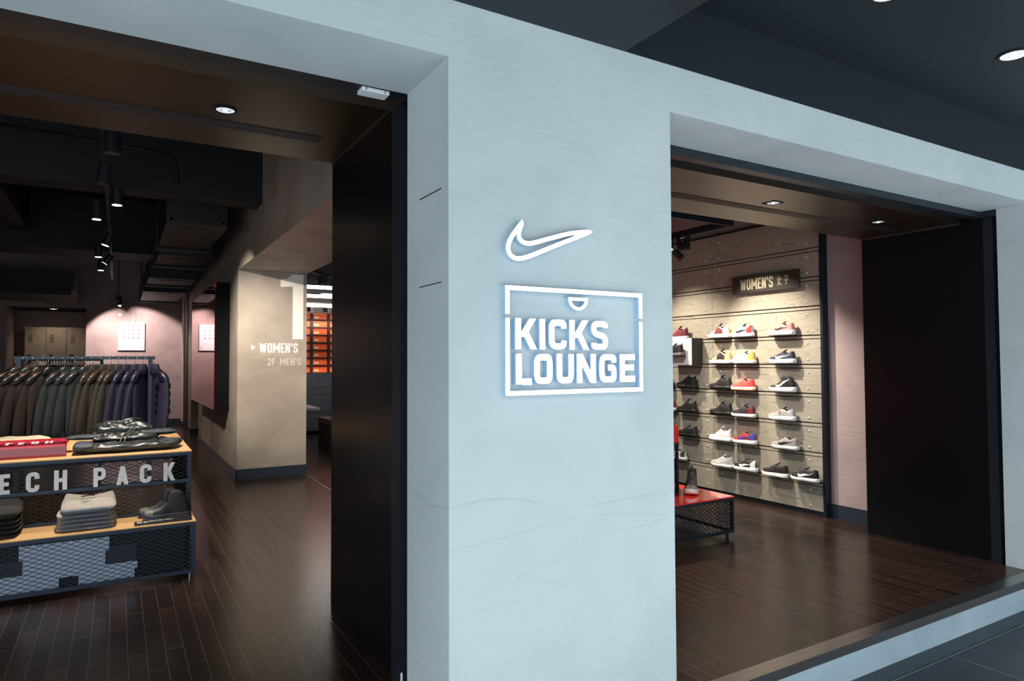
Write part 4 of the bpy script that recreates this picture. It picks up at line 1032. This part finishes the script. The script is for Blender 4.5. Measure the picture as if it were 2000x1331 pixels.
b.rings([[Vector((-.055 + .034 * math.cos(a) * 1.35, .030 * math.sin(a) * 1.15, z)) for a in [2 * PI * k / 16 for k in range(16)]] for z in (.128, .133, .160, .165)], False, False)
b.build('ankle_strap', cm((44, 40, 40), .5), s, smooth=True, local=True)
b = MB(); b.tube([(-.02, 0, .14), (-.012, 0, .185), (-.02, 0, .198), (-.03, 0, .19)], [.014, .013, .011, .009], 8); b.build('tongue_top', cm((60, 56, 56), .5), s, smooth=True, local=True)
s.location = (4.06, 4.00, .5225); s.rotation_euler = (0, 0, -PI * .77); s.scale = (1.1, 1.1, 1.1)

# ================================================================== TRACK LIGHTS
def track(a, b_, label, w=.035):
    m_ = MB(); m_.bar(a, b_, w, .035)
    return tag(m_.build('light_track', M['black_r']), label, 'light track')
track((-.10, 4.6, 3.18), (-.10, 14.5, 3.18), 'long black light track running inward over the table')
def spot(x, y, z, r=.045, h=.15, tilt=(0, 0), label='', glow='lamp', ztop=3.165, hot=True):
    t = thing('track_spotlight', (x, y, z), label, 'spotlight', 'cylinder spotlights on the long track')
    ax = Vector((math.sin(tilt[0]), math.sin(tilt[1]), 1)).normalized()
    c = Vector((x, y, z))
    MB().cyl(c, r, h, 24, axis=ax).build('housing', M['darksteel'], t, smooth=False)
    b = MB(); b.cyl(c - ax * .002, r * .82, .004, 24, axis=ax); b.build('lens', M[glow], t)
    b = MB(); b.box(x - .012, x + .012, y - .012, y + .012, z + h * .6, ztop); b.box(x - .02, x + .02, y - .08, y + .08, ztop - .025, ztop); b.build('arm', M['black_r'], t)
    return t
spot(-.045, 5.10, 2.985, .05, .16, (0, 0), 'nearest cylinder spotlight, unlit, just below the bronze soffit', 'brownframe')
spot(-.115, 6.0, 2.985, .045, .15, (.1, 0), 'dim cylinder spotlight above the two lit ones', 'brownframe')
spot(-.02, 6.79, 2.99, .045, .15, (0, 0), 'brightly lit cylinder spotlight on the track, right of the pair')
spot(-.19, 7.56, 2.99, .045, .15, (0, 0), 'lit cylinder spotlight on the left side of the track')
spot(-.14, 9.15, 2.985, .045, .15, (.35, 0), 'tilted cylinder spotlight further in along the track')
spot(-.23, 10.2, 2.985, .045, .15, (0, 0), 'upright cylinder spotlight in the middle of the distant cluster')
spot(-.17, 10.8, 2.985, .045, .14, (.7, 0), 'strongly tilted spotlight with a reddish rim in the distant cluster', 'lampdim')
spot(-.23, 11.65, 2.985, .045, .15, (0, 0), 'farthest lit cylinder spotlight of the cluster')
t = thing('wall_spotlight', (.02, 16.2, 2.80), 'black square spotlight pair hanging in front of the pinkish back wall', 'spotlight')
MB().box(-.045, .055, 16.15, 16.25, 2.90, 3.02).build('gear_box', M['black_r'], t)
MB().cyl((.0, 16.2, 2.80), .05, .12, 16, axis=(.5, 0, .8)).build('housing', M['black_r'], t)
MB().cyl((.0, 16.2, 3.02), .008, .98, 8).build('stem', M['black_r'], t)
t = thing('smoke_detector', (.03, 16.95, 2.66), 'small pale round fitting on the lit back wall above the poster', 'detector')
MB().cyl((.03, 17.0, 2.66), .035, .04, 16, axis=(0, -1, 0)).build('body', M['white'], t)

# right room: rectangular track frame with lamps
b = MB(); b.box(2.2, 4.99, 4.33, 4.375, 2.87, 2.93); b.box(4.945, 4.99, 4.375, 6.4, 2.87, 2.93); b.box(2.2, 4.99, 6.35, 6.4, 2.87, 2.93)
tf = tag(b.build('lighting_frame', M['darksteel']), 'black rectangular lighting frame hanging over the shoe room', 'light track')
for xa, ya in ((4.955, 4.5), (2.6, 4.34)): MB().box(xa, xa + .02, ya, ya + .02, 2.93, 4.0).build('hanger_rod', M['black_r'], tf)
t = thing('track_projector', (4.97, 4.97, 2.70), 'black track projector with square gear box and a red rimmed lamp', 'spotlight')
MB().box(4.94, 5.0, 4.90, 5.03, 2.735, 2.871).build('gear_box', M['black_r'], t)
b = MB(); b.box(4.9385, 4.94, 4.915, 4.985, 2.845, 2.858); b.box(4.9385, 4.94, 4.945, 4.957, 2.815, 2.827); b.build('white_mark', M['letter'], t)
MB().cyl((5.02, 5.04, 2.66), .035, .11, 18, axis=(-.35, .45, .6)).build('lamp_housing', M['darksteel'], t)
MB().cyl((5.017, 5.045, 2.655), .037, .02, 18, axis=(-.35, .45, .6)).build('lamp_rim', cm((120, 30, 34), .4), t)
t = thing('track_cylinder_light', (4.9, 5.06, 2.73), 'lit black cylinder light at the column edge of the shoe room', 'spotlight')
MB().cyl((4.93, 5.13, 2.76), .042, .13, 20).build('housing', M['darksteel'], t)
MB().cyl((4.93, 5.13, 2.757), .036, .004, 20).build('lens', M['lamp'], t)

# ================================================================== ORANGE SHOE BOX SHELVES (far, through the gap)
t = thing('shelf_unit', (3.4, 13.4, F), 'black shelving with drawers holding orange shoe boxes', 'shelf')
b = MB(); b.box(2.6, 4.2, 13.55, 13.6, 1.4, 2.75)
for k in range(9): b.box(2.6, 4.2, 13.2, 13.55, 1.385 + .148 * k, 1.405 + .148 * k)
for x in (2.60, 2.925, 3.255, 3.585, 3.915): b.box(x - .025, x + .025, 13.19, 13.55, 1.4, 2.72)
b.build('shelves', M['black_r'], t)
MB().box(2.6, 4.2, 13.15, 13.6, F + .08, 1.385).build('cabinet', mat('drawer_front', (34, 40, 48), .4), t)
b = MB()
for z in (.62, .98, 1.12): b.box(2.6, 4.2, 13.145, 13.15, z, z + .008)
b.build('drawer_gap', M['black_r'], t)
ob = None; om = mat('orange_cardboard', (236, 96, 34), .5, var=.06); ol = mat('orange_lid', (222, 74, 26), .5, var=.04)
rn = ['bottom', 'second', 'third', 'fourth', 'fifth', 'sixth', 'seventh', 'top']; cn = ['left', 'middle', 'right', 'hidden right']
for j in range(8):
    for i, x in enumerate((2.955, 3.285, 3.615)):
        z = 1.405 + .148 * j
        if ob is None:
            o = thing('shoe_box', (0, 0, 0), 'box', 'box', 'orange shoe boxes'); ob = o
            MB().box(0, .27, 0, .30, 0, .085).build('body', om, o, local=True)
            MB().box(-.004, .274, -.004, .30, .085, .118).build('lid', ol, o, local=True)
            MB().box(.02, .11, -.0015, 0, .02, .06).build('paper_label', cm((250, 200, 160), .6), o, local=True)
            MB().cyl((.137, -.004, .10), .009, .003, 10, axis=(0, -1, 0)).build('mark', cm((190, 30, 20), .5), o, local=True)
        else: o = copy_tree(ob)
        o.location = (x + .005, 13.23, z)
        o['label'] = 'orange shoe box in the %s row from below, %s stack of the far shelving' % (rn[j], cn[i])
for k, z in enumerate((2.655, 2.76, 2.84)):
    y = 12.5 - .7 * k; x = 2.7 - .1 * k
    t = thing('tube_light', (x, y, z), ('lowest', 'middle', 'highest')[k] + ' of the three bright tube lights above the orange boxes', 'ceiling light', 'tube lights in the shoe room')
    b = MB(); b.tube([(2.25, y, z), (4.2, y, z)], .028, 12); b.build('tube', M['tube'], t)
    MB().box(2.25, 4.2, y - .03, y + .03, z + .028, z + .05).build('housing', M['black_r'], t)
    for xa in (2.3, 4.1): MB().box(xa, xa + .02, y - .01, y + .01, z + .05, 4.0).build('suspension', M['black_r'], t)
track((2.2, 9.2, 2.86), (3.4, 10.6, 2.86), 'black light track crossing the gap in front of the tube lights')
t = thing('security_camera', (2.50, 9.62, 2.74), 'small dark camera and cylinder lamp on the track in the gap', 'camera')
MB().cyl((2.47, 9.55, 2.70), .035, .12, 14).build('housing', M['darksteel'], t); MB().box(2.53, 2.59, 9.62, 9.70, 2.74, 2.845).build('gear_box', M['black_r'], t); MB().box(2.46, 2.48, 9.54, 9.56, 2.82, 4.0).build('stem', M['black_r'], t)
t = thing('side_table', (2.35, 9.6, F), 'small pale table top peeking out behind the concrete column', 'table')
MB().box(2.1, 2.385, 9.2, 9.9, .955, .985).build('table_top', M['letter'], t, bevel=.003); MB().box(2.12, 2.16, 9.5, 9.6, F, .955).build('leg', M['black_r'], t)
t = thing('bench', (3.1, 10.7, F), 'dark bench with a pale edge beside the black panel', 'bench')
MB().box(2.87, 3.5, 10.5, 11.2, .62, .70).build('seat', cm((96, 80, 74), .6), t); MB().box(2.88, 3.5, 10.52, 11.2, F, .62).build('body', cm((36, 30, 30), .6), t)
S('trim_16', [(2.02, 2.04, 3.9, 8.62, F, F + .006)], M['steel'], 'thin metal strip in the floor between the rooms')

# ================================================================== LIGHT
w = bpy.data.worlds.new('world'); sc.world = w; w.use_nodes = True
nt = w.node_tree; bg = nt.nodes['Background']; bg.inputs['Strength'].default_value = 1.0
tcw = N(nt, 'ShaderNodeTexCoord'); spw = N(nt, 'ShaderNodeSeparateXYZ'); nt.links.new(tcw.outputs['Generated'], spw.inputs[0])
crw = N(nt, 'ShaderNodeValToRGB'); ew = crw.color_ramp.elements
ew[0].position = 0; ew[0].color = (.42, .465, .49, 1); ew[1].position = .75; ew[1].color = (1.6, 1.83, 1.96, 1)
e3 = ew.new(.3); e3.color = (.56, .625, .66, 1)
nt.links.new(spw.outputs['Z'], crw.inputs['Fac']); mrw = N(nt, 'ShaderNodeMapRange'); mrw.inputs['From Min'].default_value = -1; mrw.inputs['From Max'].default_value = .6; mrw.inputs['To Min'].default_value = 2.02; mrw.inputs['To Max'].default_value = .29
nt.links.new(spw.outputs['X'], mrw.inputs['Value'])
nt.links.new(crw.outputs['Color'], bg.inputs['Color']); nt.links.new(mrw.outputs[0], bg.inputs['Strength'])
WARM = (1, .80, .60); NEU = (1, .90, .78)
def lspot(loc, aim, power, size=50, blend=.35, col=WARM, rad=.03):
    l = bpy.data.lights.new('lamp', 'SPOT'); l.energy = power; l.spot_size = math.radians(size); l.spot_blend = blend; l.color = col; l.shadow_soft_size = rad
    o = bpy.data.objects.new('lamp_beam', l); C.objects.link(o); o.location = loc
    o.rotation_euler = (Vector(aim) - Vector(loc)).to_track_quat('-Z', 'Y').to_euler()
    return o
# shoe wall
CW = (1, .88, .70)
lspot((4.45, 4.55, 2.86), (5.46, 4.25, 1.4), 140, 64, .8, CW, .02)
lspot((4.5, 5.6, 2.86), (5.46, 5.2, 1.3), 95, 68, .8, CW, .02)
lspot((4.3, 4.0, 2.86), (5.53, 3.52, 1.1), 22, 42, .9, (1, .90, 1), .03)
lspot((3.6, 5.4, 2.85), (3.95, 4.1, .5), 210, 55, .6, NEU, .02)
lspot((3.4, 4.4, 2.86), (3.6, 3.3, .2), 45, 80, .9, WARM, .03)
# left room
lspot((-.045, 5.12, 2.97), (-.05, 5.6, .98), 110, 75, .6, NEU, .02)
lspot((-.115, 6.0, 2.97), (.0, 5.2, .56), 60, 60, .6, NEU, .02)
lspot((-.02, 6.75, 2.97), (-.2, 7.0, 1.4), 45, 80, .6, WARM, .02)
lspot((-.04, 6.85, 2.97), (1.75, 8.65, 1.55), 360, 54, 1.0, (1, .88, .70), .02)
lspot((.02, 16.1, 2.8), (.26, 17, 1.95), 75, 96, .25, (1, .82, .76), .02)
lspot((-2.6, 15.8, 3.0), (-2.6, 17, 1.6), 60, 90, .3, (1, .80, .72), .02)
lspot((-.17, 10.8, 2.97), (1.25, 10.6, .6), 40, 80, .8, WARM, .03)
lspot((-.2, 11.6, 2.95), (-.3, 12.4, .2), 60, 90, .8, WARM, .03)
lspot((3.2, 11.6, 2.9), (3.3, 13.3, 2.0), 190, 80, .6, (1, .86, .74), .03)
lspot((2.8, 8.0, 3.0), (2.6, 6.8, .2), 80, 80, .8, (1, .7, .6), .03)
lspot((.5, 14.8, 2.9), (.9, 15.2, .2), 30, 90, .8, WARM, .03)
lspot((-1.22, 17.7, 2.78), (-1.22, 18.0, .5), 5, 120, .8, WARM, .03)
lspot((-.11, 5.4, 3.1), (-.3, 6.85, 1.25), 60, 50, .8, NEU, .03)  # added lamp with no fixture, brightens the jackets from the front
lspot((3.3, 4.6, 2.86), (5.46, 4.7, .85), 75, 60, .9, (1, .93, .82), .04)  # added lamp with no fixture, lifts the lower part of the shoe wall
